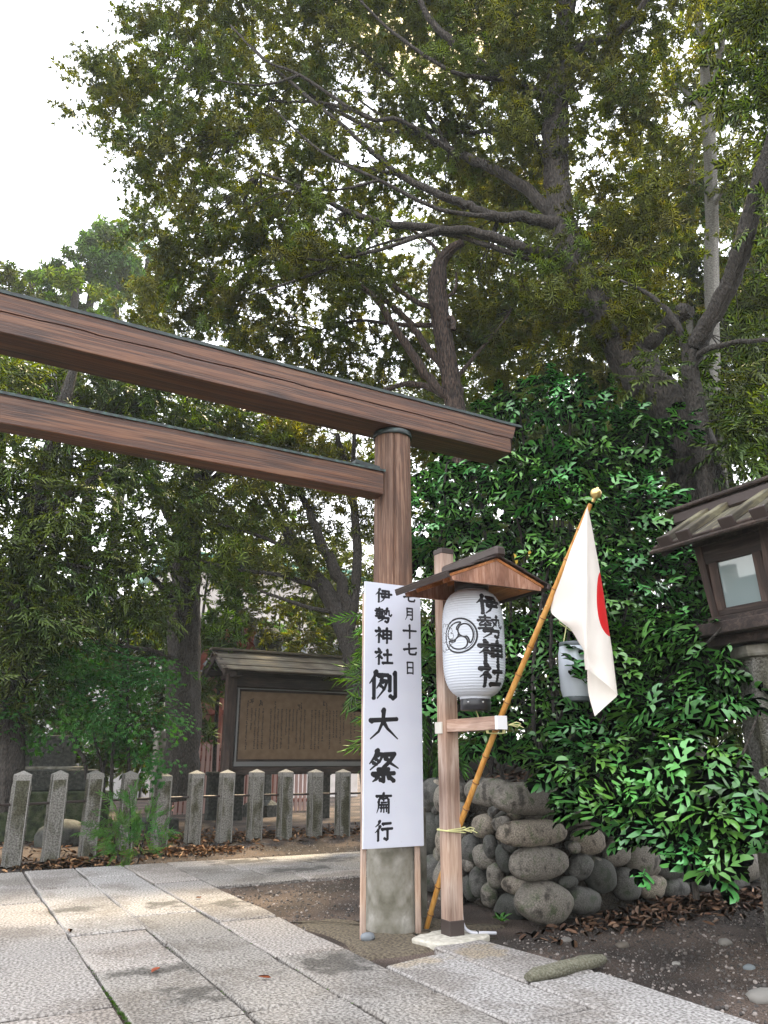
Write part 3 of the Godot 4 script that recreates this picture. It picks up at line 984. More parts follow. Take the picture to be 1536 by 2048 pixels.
	var crown := [[1.45,14.37,-12.11,0.77,1.06,0], [1.21,12.57,-11.94,0.96,0.64,0], [0.93,13.38,-12.27,0.56,0.47,0], [1.67,11.44,-11.88,0.81,0.63,0], [2.34,15.35,-12.08,1.11,1.01,0], [2.55,13.03,-11.52,1.22,0.84,0], [2.35,11.31,-11.36,0.98,0.71,0], [2.19,10.29,-11.8,0.71,0.71,0], [2.19,9.4,-12.21,0.71,0.71,0], [3.79,15.32,-11.39,1.32,1.01,0], [3.7,13.02,-10.89,1.03,0.75,0], [3.59,11.08,-10.4,1.04,0.69,0], [3.01,9.85,-10.58,1,0.59,0], [2.76,9.01,-11.27,0.93,0.76,0], [3.49,8.98,-9.9,0.88,0.56,0], [5.02,15.28,-10.68,1.21,0.91,0], [5.08,13.55,-10.32,1.05,0.67,0], [4.39,10.56,-9.43,0.91,0.58,0], [3.77,8.71,-8.94,0.71,0.56,0], [4.14,8.14,-8.66,0.51,0.44,0], [5,10.14,-9.35,0.67,0.5,0], [5.99,14.68,-9.58,1.06,0.77,0], [5.93,12.54,-9.02,0.89,0.62,0], [5.83,11.83,-9.56,0.72,0.45,0], [6.75,14.18,-8.69,1.02,0.84,0], [6.59,12.09,-8.3,0.86,0.69,0], [7.24,11.61,-8.93,0.91,0.63,0], [6.45,11.08,-9.4,0.81,0.45,0], [6.88,12.6,-7.53,0.92,0.92,0], [6.75,10.94,-7.52,0.64,0.72,0], [7.87,13.15,-7.1,0.94,0.77,0], [7.8,11.49,-6.88,0.89,0.65,0], [8.41,11.15,-7.09,0.75,0.5,0], [8.63,12.95,-6.5,0.76,0.76,0], [7.43,10.82,-8.38,0.52,0.52,0], [7.84,9.25,-6.98,0.85,0.69,0], [7.12,8.12,-6.88,0.58,0.58,0], [8.14,8.24,-6.79,0.75,0.67,0], [7.07,8.24,-8.43,0.89,0.56,0], [6.94,7.25,-7.2,0.72,0.57,0], [7.35,7.3,-6.63,0.56,0.49,0], [6.82,9.06,-9.13,0.68,0.51,0], [7.33,15.95,-7.93,2.45,1.04,0], [5.46,17.54,-10.23,2.5,1.15,0], [2.96,17.69,-11.84,2.12,1.17,0], [8.58,14.68,-6.22,1.72,0.95,0], [8.1,17.44,-6.84,2.43,1.03,0], [8.8,11.69,-3.84,1.08,0.88,0]]
	foliage("crown", t[0], crown, oak_a, M.leaf, 11, 66.0, 1.0, .12)
	foliage("crown", t[0], crown, side, M.leaf, 12, 24.0, .8, .2, .26, .3, .5)
	twigs(t[0], t[1], crown, 13, M.bark_dark, 6, .014)

	t = tree("broken_tree", "broken-topped old tree with a split brown trunk above the gate beam", "tree", [[6.07,5.14,-8.69,0.15], [6,6.1,-8.74,0.148], [5.94,6.69,-8.78,0.137], [5.87,7.38,-8.83,0.133], [5.81,7.92,-8.86,0.135], [5.78,8.42,-8.88,0.131], [5.83,8.84,-8.85,0.099], [5.91,9.02,-8.68,0.079], [6.03,9.1,-8.47,0.055]], [[[5.94,6.44,-8.78,0.083], [5.64,6.67,-8.85,0.072], [5.37,7.1,-8.91,0.065], [5.06,7.49,-8.97,0.057], [4.78,7.95,-9.01,0.046], [4.36,8.25,-9.11,0.034], [3.93,8.56,-9.3,0.023], [3.49,8.98,-9.48,0.012]],
	[[5.86,6.95,-8.83,0.069], [5.71,7.51,-9.16,0.059], [5.58,8.1,-9.48,0.053], [5.36,8.61,-9.83,0.042], [4.91,9.33,-10.29,0.03]],
	[[5.87,6.53,-8.83,0.057], [5.7,6.79,-9.17,0.051], [5.54,6.94,-9.5,0.044], [5.36,6.94,-9.84,0.036], [4.99,6.9,-10.36,0.021]],
	[[5.81,8.1,-8.87,0.051], [5.66,8.26,-9.2,0.044], [5.26,8.86,-9.66,0.037], [4.83,9.19,-10.11,0.026], [4.36,9.3,-10.53,0.013]],
	[[5.89,8.51,-8.81,0.04], [5.95,9.18,-9.02,0.033], [5.78,9.74,-9.36,0.025], [5.41,10.3,-9.92,0.013]],
	[[5.85,8.19,-8.84,0.036], [6.02,8.36,-8.72,0.028], [6.1,8.75,-8.79,0.016]],
	[[5.87,7.83,-8.83,0.055], [5.92,7.76,-8.67,0.047], [5.87,7.52,-8.59,0.038]],
	[[5.9,7.8,-8.93,0.047], [5.48,8.01,-9.54,0.037], [5.03,8.28,-10.12,0.025], [4.55,8.25,-10.67,0.017]],
	[[5.92,6.69,-8.79,0.038], [6.55,7.49,-8.84,0.028], [7.13,8.24,-8.9,0.021], [7.61,9.17,-8.89,0.013]]], M.bark_old, 2)
	crown = [[3.86,8.72,-10.83,1.11,0.68,0], [3.34,8.06,-11.53,1.03,0.6,0], [4.4,7.85,-10.73,1.01,0.59,0], [4.84,8.41,-10.1,0.75,0.5,0], [5.57,8.01,-10.4,0.61,0.52,0], [5.97,7.53,-10.41,0.78,0.52,0], [4.41,7.49,-11.16,0.86,0.43,0], [2.71,8.08,-12.1,0.79,0.52,0], [2.37,8.73,-12.37,0.71,0.54,0], [5.27,7.14,-10.56,0.68,0.34,0], [5.88,9.41,-10.23,0.8,0.54,0], [6.11,6.59,-10.33,0.59,0.51,0], [7.15,8.45,-9.64,0.79,0.62,0], [7.33,7.65,-9.5,0.77,0.52,0], [7.3,10.64,-10.02,0.85,0.57,0]]
	foliage("crown", t[0], crown, oak_a, M.leaf, 21, 76.0, .95, .1)
	twigs(t[0], t[1], crown, 22, M.bark_dark, 6, .012)

	t = tree("slender_tree", "tall slender pale-barked tree forking high at the right edge", "tree", [[11.22,5.58,-8.37,0.148], [11.31,7.87,-8.25,0.137], [11.43,9.51,-8.09,0.132], [11.56,11.46,-7.9,0.117], [11.67,13.7,-7.73,0.112], [11.72,15.1,-7.65,0.083], [11.75,16.31,-7.62,0.064], [11.81,17.84,-7.52,0.044]], [[[11.66,13.58,-7.74,0.076], [11.73,14.51,-7.46,0.066], [11.79,15.45,-7.16,0.056], [11.84,16.54,-6.88,0.041]],[[11.65,13.72,-7.76,0.046], [11.77,14.63,-8.12,0.037], [11.82,15.49,-8.58,0.022]],[[11.56,11.46,-7.89,0.039], [11.45,11.81,-7.34,0.028], [11.39,12.45,-6.86,0.019]]], M.bark_pale, 3)
	crown = [[12.01,16,-8.12,0.87,0.98,0], [11.94,15.15,-8.74,0.77,0.77,0], [11.76,15.08,-6.82,0.9,0.99,0], [11.22,12.8,-6.57,0.55,0.83,0], [11.73,13.25,-8.69,0.74,0.74,0], [11.7,12.35,-9.06,0.74,0.64,0], [11.95,16.91,-6.91,1.25,0.94,0], [11.43,11.77,-7,0.46,0.56,0], [11.75,13.76,-9.33,0.55,0.44,0]]
	foliage("crown", t[0], crown, side, M.leaf, 31, 62.0, .95, .3, .26, .3, .5)
	twigs(t[0], t[1], crown, 32, M.bark_dark, 4, .01)
	t = tree("slender_tree", "thinnest pale trunk, just left of the forked slender tree", "tree", [[12.28,7.12,-9.45,0.089], [12.33,9.58,-9.39,0.083], [12.48,11.46,-9.2,0.075], [12.62,13.33,-9,0.061], [12.75,14.9,-8.82,0.034]], [], M.bark_pale, 4)
	crown = [[12.85,14.26,-8.84,0.78,0.56,0], [12.47,12.09,-9.38,0.55,0.55,0], [12.74,10.93,-9,0.53,0.64,0], [13.11,15.79,-8.82,0.69,0.58,0]]
	foliage("crown", t[0], crown, side, M.leaf, 33, 60.0, .9, .3, .26, .3, .5)

	t = tree("curved_tree", "dark-barked tree whose limb curves up to the right edge, with a sawn stub", "tree", [[7.39,4.08,-5.65,0.116], [7.46,5.27,-5.71,0.104], [7.46,6.03,-5.72,0.094], [7.48,6.29,-5.53,0.1], [7.56,6.61,-5.25,0.108], [7.63,7.07,-4.96,0.101], [7.67,7.64,-4.71,0.095], [7.74,8.32,-4.4,0.085], [7.87,9.13,-3.95,0.066], [8.06,10.01,-3.53,0.042]], [[[7.64,6.66,-6.45,0.103], [7.7,6.83,-6.22,0.102], [7.77,6.92,-5.97,0.11], [7.78,6.92,-5.88,0.099]],[[7.45,5.96,-5.74,0.063], [7.36,6.19,-5.68,0.05], [7.24,6.51,-5.68,0.038], [7.08,6.94,-5.88,0.026], [6.93,7.31,-6.2,0.013]],[[7.48,6.05,-5.69,0.044], [7.52,6.04,-5.31,0.036], [7.63,5.87,-4.77,0.026]],[[7.58,6.06,-5.73,0.038], [7.45,5.82,-5.73,0.044], [7.83,6.62,-5.55,0.038], [8.13,7.77,-5.29,0.026]],[[7.65,7.58,-4.74,0.043], [7.76,7.86,-4.56,0.037], [7.93,8.07,-4.25,0.024]]], M.bark_dark, 5)
	crown = [[8,9.94,-4.53,0.46,0.72,1], [7.82,8.79,-4.45,0.31,0.56,1], [7.82,7.52,-4.46,0.36,0.6,1], [7.93,9.82,-3.81,0.8,0.98,1], [9.23,7.27,-5.98,0.36,0.5,1], [9.77,8.17,-6.07,0.45,0.61,1], [8.58,6.18,-6.06,0.34,0.34,1], [7.95,5.11,-5.38,0.36,0.42,1], [7.42,5.91,-6.09,0.45,0.32,1], [7.67,4.74,-5.43,0.35,0.41,1]]
	foliage("crown", t[0], crown, side, M.leaf, 41, 75.0, 1.0, .4, .26, .3, .5)
	twigs(t[0], t[1], crown, 42, M.bark_dark, 4, .01)
	t = tree("sunlit_tree", "bright green sunlit tree far behind the curved limb", "tree", [], [], M.bark_dark, 6)
	trunk_under(t[0], [[14.27,10.55,-9.25,0.78,1.22,5], [15.12,13.9,-9.76,0.86,1.35,5], [14.62,11.21,-10.5,0.72,0.84,5], [12.57,7.95,-8.18,0.47,0.66,5], [14.64,11.34,-8.64,0.99,1.21,5]], .16)
	foliage("crown", t[0], [[14.27,10.55,-9.25,0.78,1.22,5], [15.12,13.9,-9.76,0.86,1.35,5], [14.62,11.21,-10.5,0.72,0.84,5], [12.57,7.95,-8.18,0.47,0.66,5], [14.64,11.34,-8.64,0.99,1.21,5]], far, M.leaf_soft, 43, 30.0, 1.0, .1)

	t = tree("left_tree", "dark tall tree behind the fence left of the notice board", "tree", [[3.68,0.6,-14.13,0.302], [3.62,1.85,-14.14,0.293], [3.53,3.64,-14.27,0.278], [3.48,5.1,-14.39,0.26], [3.55,6.4,-14.57,0.22], [3.98,7.38,-14.67,0.176], [4.39,8.07,-14.76,0.118], [4.92,9.05,-14.8,0.055]], [[[3.48,5.1,-14.39,0.144], [2.98,5.91,-14.29,0.115], [2.43,6.59,-14.19,0.086], [1.63,7.11,-14.11,0.051], [0.87,7.49,-13.97,0.023]],[[3.53,3.73,-14.27,0.074], [2.76,4.43,-13.93,0.054], [2,4.56,-13.65,0.035], [1.15,4.64,-13.35,0.017]],[[3.52,6.18,-14.58,0.109], [4.14,6.88,-14.42,0.092], [4.43,6.79,-14.33,0.051], [4.99,7.39,-14.15,0.026]],[[3.55,2.9,-14.16,0.054], [2.83,3.07,-13.71,0.039], [1.94,3.04,-13.26,0.02]]], M.bark_dark, 7)
	crown = [[0.17,8.65,-15.5,0.9,0.5,1], [1.29,8.62,-15.45,0.92,0.51,1], [2.5,8.49,-15.4,0.95,0.53,1], [3.62,8.3,-15.17,0.97,0.54,1], [4.76,8.07,-14.86,0.87,0.54,1], [0.44,8.27,-15.99,0.92,0.51,1], [1.82,8.08,-15.9,0.95,0.53,1], [0.86,8.13,-14.47,1.23,0.57,1], [2.31,8.09,-14.31,1.18,0.59,1], [3.65,7.84,-14.03,1.1,0.6,1], [4.97,7.73,-14.15,1.05,0.52,1], [1.85,6.52,-13.47,0.8,0.54,1], [2.74,6.06,-13.32,0.81,0.54,1], [3.62,6.08,-13.52,0.75,0.56,1], [2.69,5.06,-13.13,0.78,0.52,1], [1.95,5.32,-12.85,0.84,0.5,1], [1.96,4.37,-12.85,0.82,0.49,1], [2.83,4.36,-13.1,0.69,0.43,1], [1.44,3.67,-12.92,0.87,0.48,1], [2.47,3.53,-12.97,0.66,0.41,1], [4.39,5.21,-13.92,0.68,0.58,1], [3.61,5.31,-13.94,0.57,0.57,1]]
	foliage("crown", t[0], crown, side, M.leaf, 51, 74.0, 1.0, .4, .26, .3, .5)
	twigs(t[0], t[1], crown, 52, M.bark_dark, 5, .014)
	t = tree("edge_tree", "dark tree at the left edge, its trunk behind the fence", "tree", [[0.85,0.61,-12.17,0.167], [0.73,1.72,-12.18,0.161], [0.62,3.1,-12.18,0.156], [0.56,4.38,-12.29,0.146], [0.64,5.22,-12.38,0.133], [0.77,6.07,-12.58,0.126], [0.87,6.97,-12.77,0.094], [1.01,8.05,-12.96,0.046]], [[[0.56,4.38,-12.29,0.082], [0.9,4.95,-12.17,0.061], [1.35,5.43,-12.13,0.039], [1.76,5.74,-12.07,0.016]],[[0.59,3.46,-12.19,0.072], [0.12,4.11,-12,0.05], [-0.35,4.72,-11.79,0.028]],[[0.56,3.83,-12.19,0.051], [1.07,4.01,-12.05,0.037], [1.62,3.96,-11.89,0.015]]], M.bark_dark, 8)
	crown = [[0.6,2.42,-11.78,0.48,0.27,1], [0.61,1.89,-11.78,0.4,0.27,1], [0.81,3.11,-11.67,0.49,0.28,1], [0.44,6.17,-12.79,0.73,0.56,1], [1.13,5.87,-12.55,0.73,0.48,1], [0.39,5.06,-11.99,0.59,0.44,1], [1.04,4.76,-11.95,0.75,0.45,1], [0.5,4.1,-11.79,0.57,0.43,1], [1.2,4,-11.94,0.74,0.37,1], [0.54,3.42,-11.99,0.57,0.43,1], [-0.22,5.58,-12,0.73,0.81,1], [-0.07,3.68,-11.8,0.62,0.76,1], [0.81,2.8,-11.97,0.64,0.35,1], [-0.3,6.8,-12.6,0.87,0.55,1]]
	foliage("crown", t[0], crown, side, M.leaf, 53, 80.0, 1.0, .4, .26, .3, .5)
	twigs(t[0], t[1], crown, 54, M.bark_dark, 5, .014)
	t = tree("young_maple", "low spreading young maple with flat layers above the stone plinth", "tree", [], [[[1.8,0.99,-12.17,0.028], [1.74,1.26,-12.18,0.029], [1.6,1.46,-12.2,0.029], [1.58,1.6,-12.3,0.025], [1.37,1.8,-12.32,0.018]],[[2.19,0.7,-12.31,0.029], [2.16,1.4,-12.41,0.026], [2.21,2.13,-12.51,0.023], [2.24,2.91,-12.7,0.016]],[[2.09,0.71,-12.22,0.021], [2.03,1.12,-12.33,0.022], [1.89,1.53,-12.36,0.018], [1.77,2.11,-12.48,0.015]],[[2.5,0.69,-12.45,0.026], [2.37,1.76,-12.58,0.023], [2.26,3.32,-12.8,0.02]]], M.bark_dark, 9)
	foliage("crown", t[0], [[0.93,2.3,-12.57,0.59,0.29,3], [1.82,2.33,-12.47,0.75,0.3,3], [2.63,2.45,-12.53,0.63,0.31,3], [1.36,1.87,-12.32,0.43,0.19,3], [2.12,1.82,-12.22,0.66,0.19,3], [2.64,1.83,-12.32,0.46,0.23,3], [2.26,1.4,-12.4,0.37,0.18,3], [2.73,1.33,-12.51,0.3,0.15,3], [1.51,2.79,-12.71,0.84,0.31,3], [0.77,1.78,-12.18,0.35,0.21,3]], fern, M.leaf_soft, 55, 66.0, 1.0, .0, .26, .3, .95)
	twigs(t[0], t[1], [[0.93,2.3,-12.57,0.59,0.29,3], [1.82,2.33,-12.47,0.75,0.3,3], [2.63,2.45,-12.53,0.63,0.31,3], [1.36,1.87,-12.32,0.43,0.19,3], [2.12,1.82,-12.22,0.66,0.19,3], [2.64,1.83,-12.32,0.46,0.23,3], [2.26,1.4,-12.4,0.37,0.18,3], [2.73,1.33,-12.51,0.3,0.15,3], [1.51,2.79,-12.71,0.84,0.31,3], [0.77,1.78,-12.18,0.35,0.21,3]], 56, M.bark_dark, 4, .008)

	t = tree("leaning_tree", "tree with several dark stems leaning left beside the notice board", "tree", [[5.96,2.05,-11.78,0.191], [5.88,2.88,-11.93,0.171], [5.72,3.59,-12.12,0.149], [5.5,4.14,-12.33,0.134], [5.27,4.52,-12.54,0.117], [5.06,4.96,-12.73,0.101], [4.87,5.41,-12.91,0.079], [4.7,5.86,-13.19,0.057], [4.47,6.42,-13.48,0.029]], [[[5.83,3.05,-11.96,0.129], [5.78,4.03,-12.09,0.115], [5.61,4.6,-12.28,0.104], [5.44,5.09,-12.47,0.092], [5.27,5.69,-12.64,0.075], [5.15,6.06,-12.8,0.057], [4.94,6.68,-13.1,0.029]],[[5.27,4.52,-12.54,0.054], [4.73,4.94,-12.64,0.041], [4.05,5.19,-12.88,0.031], [3.36,5.33,-13.07,0.018]],[[5.5,4.14,-12.33,0.058], [4.68,4.34,-12.45,0.039], [4,4.38,-12.58,0.03], [3.34,4.52,-12.77,0.017]],[[5.82,3.4,-11.96,0.095], [6.03,4.6,-12.08,0.09], [6.02,5.91,-12.31,0.08], [5.96,6.69,-12.56,0.068], [5.86,7.36,-12.71,0.049]],[[5.78,3.68,-12.09,0.044], [4.99,3.8,-12.22,0.035], [4.34,4.04,-12.47,0.022]],[[6.02,4.88,-12.08,0.054], [6.06,6.35,-12.4,0.048], [6.15,7.37,-12.58,0.04], [6.16,8.22,-12.79,0.025]]], M.bark_dark, 10)
	crown = [[5.94,7.87,-14.32,0.87,0.54,0], [6.89,7.63,-13.77,0.65,0.65,0], [3.85,6.96,-14.5,0.71,0.51,0], [5.08,6.91,-14.33,0.73,0.42,0], [4.28,5.87,-13.12,0.75,0.47,0], [4.69,5.01,-12.55,0.72,0.45,0], [5.5,5.73,-12.66,0.75,0.47,0], [6.11,5.21,-12.6,0.57,0.57,0], [5.12,4.42,-12.6,0.54,0.36,0], [3.98,4.65,-12.58,0.52,0.35,0], [6.27,6.57,-12.96,0.7,0.5,0], [5.54,6.86,-13.29,0.8,0.5,0], [6.12,4.16,-12.59,0.46,0.46,0], [4.66,5.86,-12.56,0.55,0.37,0], [5.71,7.41,-13.22,0.91,0.51,0], [4.83,6.99,-13.14,0.78,0.39,0]]
	foliage("crown", t[0], crown, oak_b, M.leaf, 61, 56.0, .9, .3)
	twigs(t[0], t[1], crown, 62, M.bark_dark, 5, .012)

	# sunlit growth in the clearing beyond
	var bright := [[5.04,5.98,-18.32,0.99,0.74,5], [5.26,4.92,-17.21,0.82,0.58,5], [4.08,4.74,-17.53,0.57,0.46,5], [5.32,4.06,-16.15,0.65,0.44,5], [4.73,3.72,-16.33,0.65,0.43,5], [4.57,3.08,-16.38,0.53,0.42,5], [3.67,4.42,-18.64,0.83,0.71,5], [2.92,4.78,-19.79,0.74,0.49,5], [4.08,3.38,-17.53,0.67,0.67,5], [7.57,4.72,-18.51,0.91,0.52,5], [8.18,4.08,-18.25,0.9,0.52,5], [7.44,5.02,-19.64,0.82,0.55,5], [5.98,7.36,-19.08,1.07,0.8,5], [4.61,2.46,-16.36,0.42,0.42,5], [4.29,2.09,-17.48,0.44,0.44,5]]
	var names := ["sunlit bush far behind the left tree's trunk", "sunlit bush in the clearing beyond the notice board's left end", "sunlit bush seen low between the dark trees at left"]
	for k in 3:
		var part := []
		for i in bright.size():
			if i % 3 == k: part.append(bright[i])
		t = tree("sunlit_bush", names[k], "bush", [], [], M.bark_dark, 20 + k)
		trunk_under(t[0], part, .05, 3)
		foliage("crown", t[0], part, far, M.leaf_soft, 65 + k, 17.0, .8, .1)
	t = tree("distant_tree", "bright green sunlit tree far off beside the white sky", "tree", [], [], M.bark_dark, 14)
	trunk_under(t[0], [[2.49,20.74,-29.9,1.57,1.36,5], [3.59,23.37,-31.8,1.37,1.14,5], [1.85,19.6,-29.94,1.23,0.82,5], [4.79,22.08,-31.64,1.37,1.37,5]], .3)
	foliage("crown", t[0], [[2.49,20.74,-29.9,1.57,1.36,5], [3.59,23.37,-31.8,1.37,1.14,5], [1.85,19.6,-29.94,1.23,0.82,5], [4.79,22.08,-31.64,1.37,1.37,5]], far, M.leaf_soft, 71, 30.0, 1.3, .1)
	t = tree("distant_tree", "olive gold tree top just above the upper gate beam at left", "tree", [], [], M.bark_dark, 15)
	trunk_under(t[0], [[0.18,15.53,-24,1.28,0.54,0], [1.52,15.56,-23.95,0.98,0.56,0], [-1.05,15.12,-23.98,1.24,0.62,0], [-0.24,14.32,-24,1.4,0.78,0], [2.82,14.95,-23.83,1.32,0.83,0]], .25)
	foliage("crown", t[0], [[0.18,15.53,-24,1.28,0.54,0], [1.52,15.56,-23.95,0.98,0.56,0], [-1.05,15.12,-23.98,1.24,0.62,0], [-0.24,14.32,-24,1.4,0.78,0], [2.82,14.95,-23.83,1.32,0.83,0]], far, M.leaf_soft, 72, 34.0, .9, .1)

	# camellias on the bank
	t = tree("camellia_hedge", "tall dark camellia hedge on the bank behind the flag", "hedge", [], [], M.bark_dark, 16)
	crown = [[5.38,4.86,-8.19,0.41,0.47,2], [5.2,3.96,-8.07,0.32,0.52,2], [5.53,4.49,-7.6,0.45,0.45,2], [5.78,4.51,-6.9,0.49,0.37,2], [5.88,4.73,-6.54,0.48,0.3,2], [6.11,4.26,-6.33,0.47,0.41,2], [5.66,3.88,-7,0.48,0.36,2], [6.63,4.02,-6.09,0.41,0.47,2], [6.33,3.39,-6.11,0.45,0.34,2], [6.62,3.3,-5.8,0.39,0.33,2], [5.54,3.15,-7.1,0.35,0.41,2], [5.07,2.97,-7.68,0.24,0.48,2], [4.94,2.07,-7.52,0.23,0.34,2], [5.2,2.27,-7.1,0.34,0.39,2], [5.66,2.46,-6.6,0.44,0.39,2], [6.03,2.54,-5.84,0.42,0.31,2], [6.52,2.6,-5.61,0.42,0.31,2], [5.28,1.85,-6.53,0.42,0.31,2], [5.67,1.83,-6.06,0.41,0.31,2], [6.02,1.91,-5.57,0.4,0.3,2], [7.15,3.18,-5.47,0.44,0.44,2], [6.55,5.03,-6.46,0.56,0.37,2], [6.9,4.83,-6.08,0.48,0.36,2], [6.88,6,-7.26,0.62,0.35,2], [6.61,6.03,-8.03,0.58,0.36,2]]
	trunk_under(t[0], crown, .03)
	foliage("crown", t[0], crown, cam_leaf, M.leaf_gloss, 73, 105.0, 1.0, .1, .26, .35, .6)
	t = tree("dark_hedge", "dark evergreen screen far behind the camellias and the leaning oak", "hedge", [], [], M.bark_dark, 19)
	crown = [[7.9,7.46,-12.16,1.22,1.02,1], [9.12,7.38,-11.28,1.21,1,1], [10.2,7.23,-10.31,1.18,0.98,1], [11.12,7.04,-9.3,1.14,0.95,1], [11.9,6.82,-8.29,1.1,0.91,1], [7.87,5.86,-12.18,1.18,0.99,1], [9.05,5.8,-11.33,1.17,0.97,1], [10.11,5.7,-10.39,1.14,0.95,1], [11.02,5.56,-9.42,1.11,0.92,1], [11.79,5.41,-8.44,1.07,0.89,1], [7.84,4.35,-12.2,1.15,0.96,1], [8.99,4.32,-11.37,1.13,0.95,1], [10.03,4.25,-10.47,1.11,0.93,1], [10.93,4.17,-9.53,1.08,0.9,1], [11.69,4.06,-8.58,1.04,0.87,1], [7.81,2.94,-12.21,1.11,0.93,1], [8.94,2.92,-11.42,1.1,0.92,1], [9.95,2.88,-10.55,1.08,0.9,1], [10.83,2.84,-9.64,1.05,0.88,1], [11.59,2.79,-8.71,1.02,0.85,1], [7.79,1.69,-12.23,1.08,0.9,1], [8.89,1.68,-11.46,1.07,0.89,1], [9.88,1.67,-10.62,1.05,0.88,1], [10.75,1.66,-9.73,1.03,0.85,1], [11.5,1.65,-8.83,0.99,0.83,1]]
	trunk_under(t[0], crown, .05, 3)
	foliage("crown", t[0], crown, side, M.leaf, 77, 70.0, 1.15, .3, .26, .3, .4)

	t = tree("rear_tree", "olive green tree mass behind the big oak's trunk and limbs", "trees", [], [], M.bark_dark, 25)
	trunk_under(t[0], [[10.62,16.18,-14.03,1.31,1.03,0], [11.95,15.88,-12.92,1.28,1.01,0], [14.09,14.97,-10.54,1.2,0.95,0], [14.9,14.41,-9.36,1.15,0.91,0], [8.73,12.89,-12.8,1.13,0.89,0], [9.94,12.72,-11.89,1.11,0.88,0], [11.01,12.45,-10.91,1.08,0.86,0], [11.94,12.11,-9.88,1.05,0.83,0], [12.72,11.71,-8.86,1.01,0.8,0], [9.47,11.56,-12.71,1.12,0.88,0], [10.62,11.38,-11.76,1.1,0.87,0], [11.63,11.11,-10.76,1.07,0.84,0], [12.5,10.8,-9.74,1.04,0.82,0], [13.23,10.44,-8.72,1,0.79,0], [9.06,10.35,-13.43,1.12,0.88,0], [10.27,10.23,-12.53,1.11,0.87,0], [11.35,10.04,-11.55,1.08,0.85,0], [12.3,9.79,-10.54,1.05,0.83,0], [13.11,9.5,-9.52,1.02,0.8,0], [9.8,9.06,-13.34,1.11,0.88,0], [10.95,8.93,-12.41,1.09,0.86,0], [11.98,8.75,-11.42,1.07,0.84,0], [12.87,8.53,-10.4,1.04,0.82,0], [13.63,8.27,-9.39,1,0.79,0]], .06, 4)
	foliage("crown", t[0], [[10.62,16.18,-14.03,1.31,1.03,0], [11.95,15.88,-12.92,1.28,1.01,0], [14.09,14.97,-10.54,1.2,0.95,0], [14.9,14.41,-9.36,1.15,0.91,0], [8.73,12.89,-12.8,1.13,0.89,0], [9.94,12.72,-11.89,1.11,0.88,0], [11.01,12.45,-10.91,1.08,0.86,0], [11.94,12.11,-9.88,1.05,0.83,0], [12.72,11.71,-8.86,1.01,0.8,0], [9.47,11.56,-12.71,1.12,0.88,0], [10.62,11.38,-11.76,1.1,0.87,0], [11.63,11.11,-10.76,1.07,0.84,0], [12.5,10.8,-9.74,1.04,0.82,0], [13.23,10.44,-8.72,1,0.79,0], [9.06,10.35,-13.43,1.12,0.88,0], [10.27,10.23,-12.53,1.11,0.87,0], [11.35,10.04,-11.55,1.08,0.85,0], [12.3,9.79,-10.54,1.05,0.83,0], [13.11,9.5,-9.52,1.02,0.8,0], [9.8,9.06,-13.34,1.11,0.88,0], [10.95,8.93,-12.41,1.09,0.86,0], [11.98,8.75,-11.42,1.07,0.84,0], [12.87,8.53,-10.4,1.04,0.82,0], [13.63,8.27,-9.39,1,0.79,0]], oak_b, M.leaf, 80, 46.0, 1.25, .1, .34)
	# an unseen tree added behind the camera to keep light off from that side
	t = tree("added_shade_tree", "broad tree added outside the view to block light from behind", "tree", [[6.6, 0, 4.5, .25], [6.6, 2.5, 4.5, .2], [6.8, 5.5, 4.2, .12]], [], M.bark_dark, 26)
	foliage("crown", t[0], [[6.5, 4.5, 4.5, 2.4, 2.2, 1], [8.5, 4.0, 1.5, 2.2, 2.4, 0], [4.6, 5.6, 6.5, 2.2, 1.8, 0], [9.8, 5.5, -1.5, 2.0, 2.0, 0], [2.2, 5.5, 8.0, 2.2, 1.8, 0], [8.0, 6.5, 3.5, 2.4, 1.8, 0]], far, M.leaf, 81, 26.0, 1.3, .1, .5)

	t = tree("green_screen", "dark leafy undergrowth behind the stone plinth at left", "bushes", [], [], M.bark_dark, 23)
	trunk_under(t[0], [[1.05,3.1,-17.47,0.92,0.61,1], [1.95,3.55,-17.39,0.94,0.63,1], [2.97,3.18,-17.25,0.96,0.64,1], [3.94,2.48,-17.05,0.96,0.64,1], [1.44,2.22,-17.44,0.91,0.61,1], [2.47,2.34,-17.32,0.93,0.62,1], [3.5,1.76,-17.15,0.94,0.63,1], [1.27,1.45,-17.45,0.89,0.59,1], [2,1.45,-17.38,0.91,0.61,1], [2.95,1.45,-17.25,0.93,0.62,1], [3.84,3.64,-17.07,0.98,0.65,1], [0.75,4,-17.48,0.92,0.62,1], [2.78,4.13,-17.28,0.97,0.65,1]], .04, 4)
	foliage("crown", t[0], [[1.05,3.1,-17.47,0.92,0.61,1], [1.95,3.55,-17.39,0.94,0.63,1], [2.97,3.18,-17.25,0.96,0.64,1], [3.94,2.48,-17.05,0.96,0.64,1], [1.44,2.22,-17.44,0.91,0.61,1], [2.47,2.34,-17.32,0.93,0.62,1], [3.5,1.76,-17.15,0.94,0.63,1], [1.27,1.45,-17.45,0.89,0.59,1], [2,1.45,-17.38,0.91,0.61,1], [2.95,1.45,-17.25,0.93,0.62,1], [3.84,3.64,-17.07,0.98,0.65,1], [0.75,4,-17.48,0.92,0.62,1], [2.78,4.13,-17.28,0.97,0.65,1]], side, M.leaf, 78, 62.0, 1.1, .3, .26, .3, .4)
	t = tree("leafy_tree", "brownish green leafy tree behind the notice board's roof", "tree", [], [], M.bark_dark, 24)
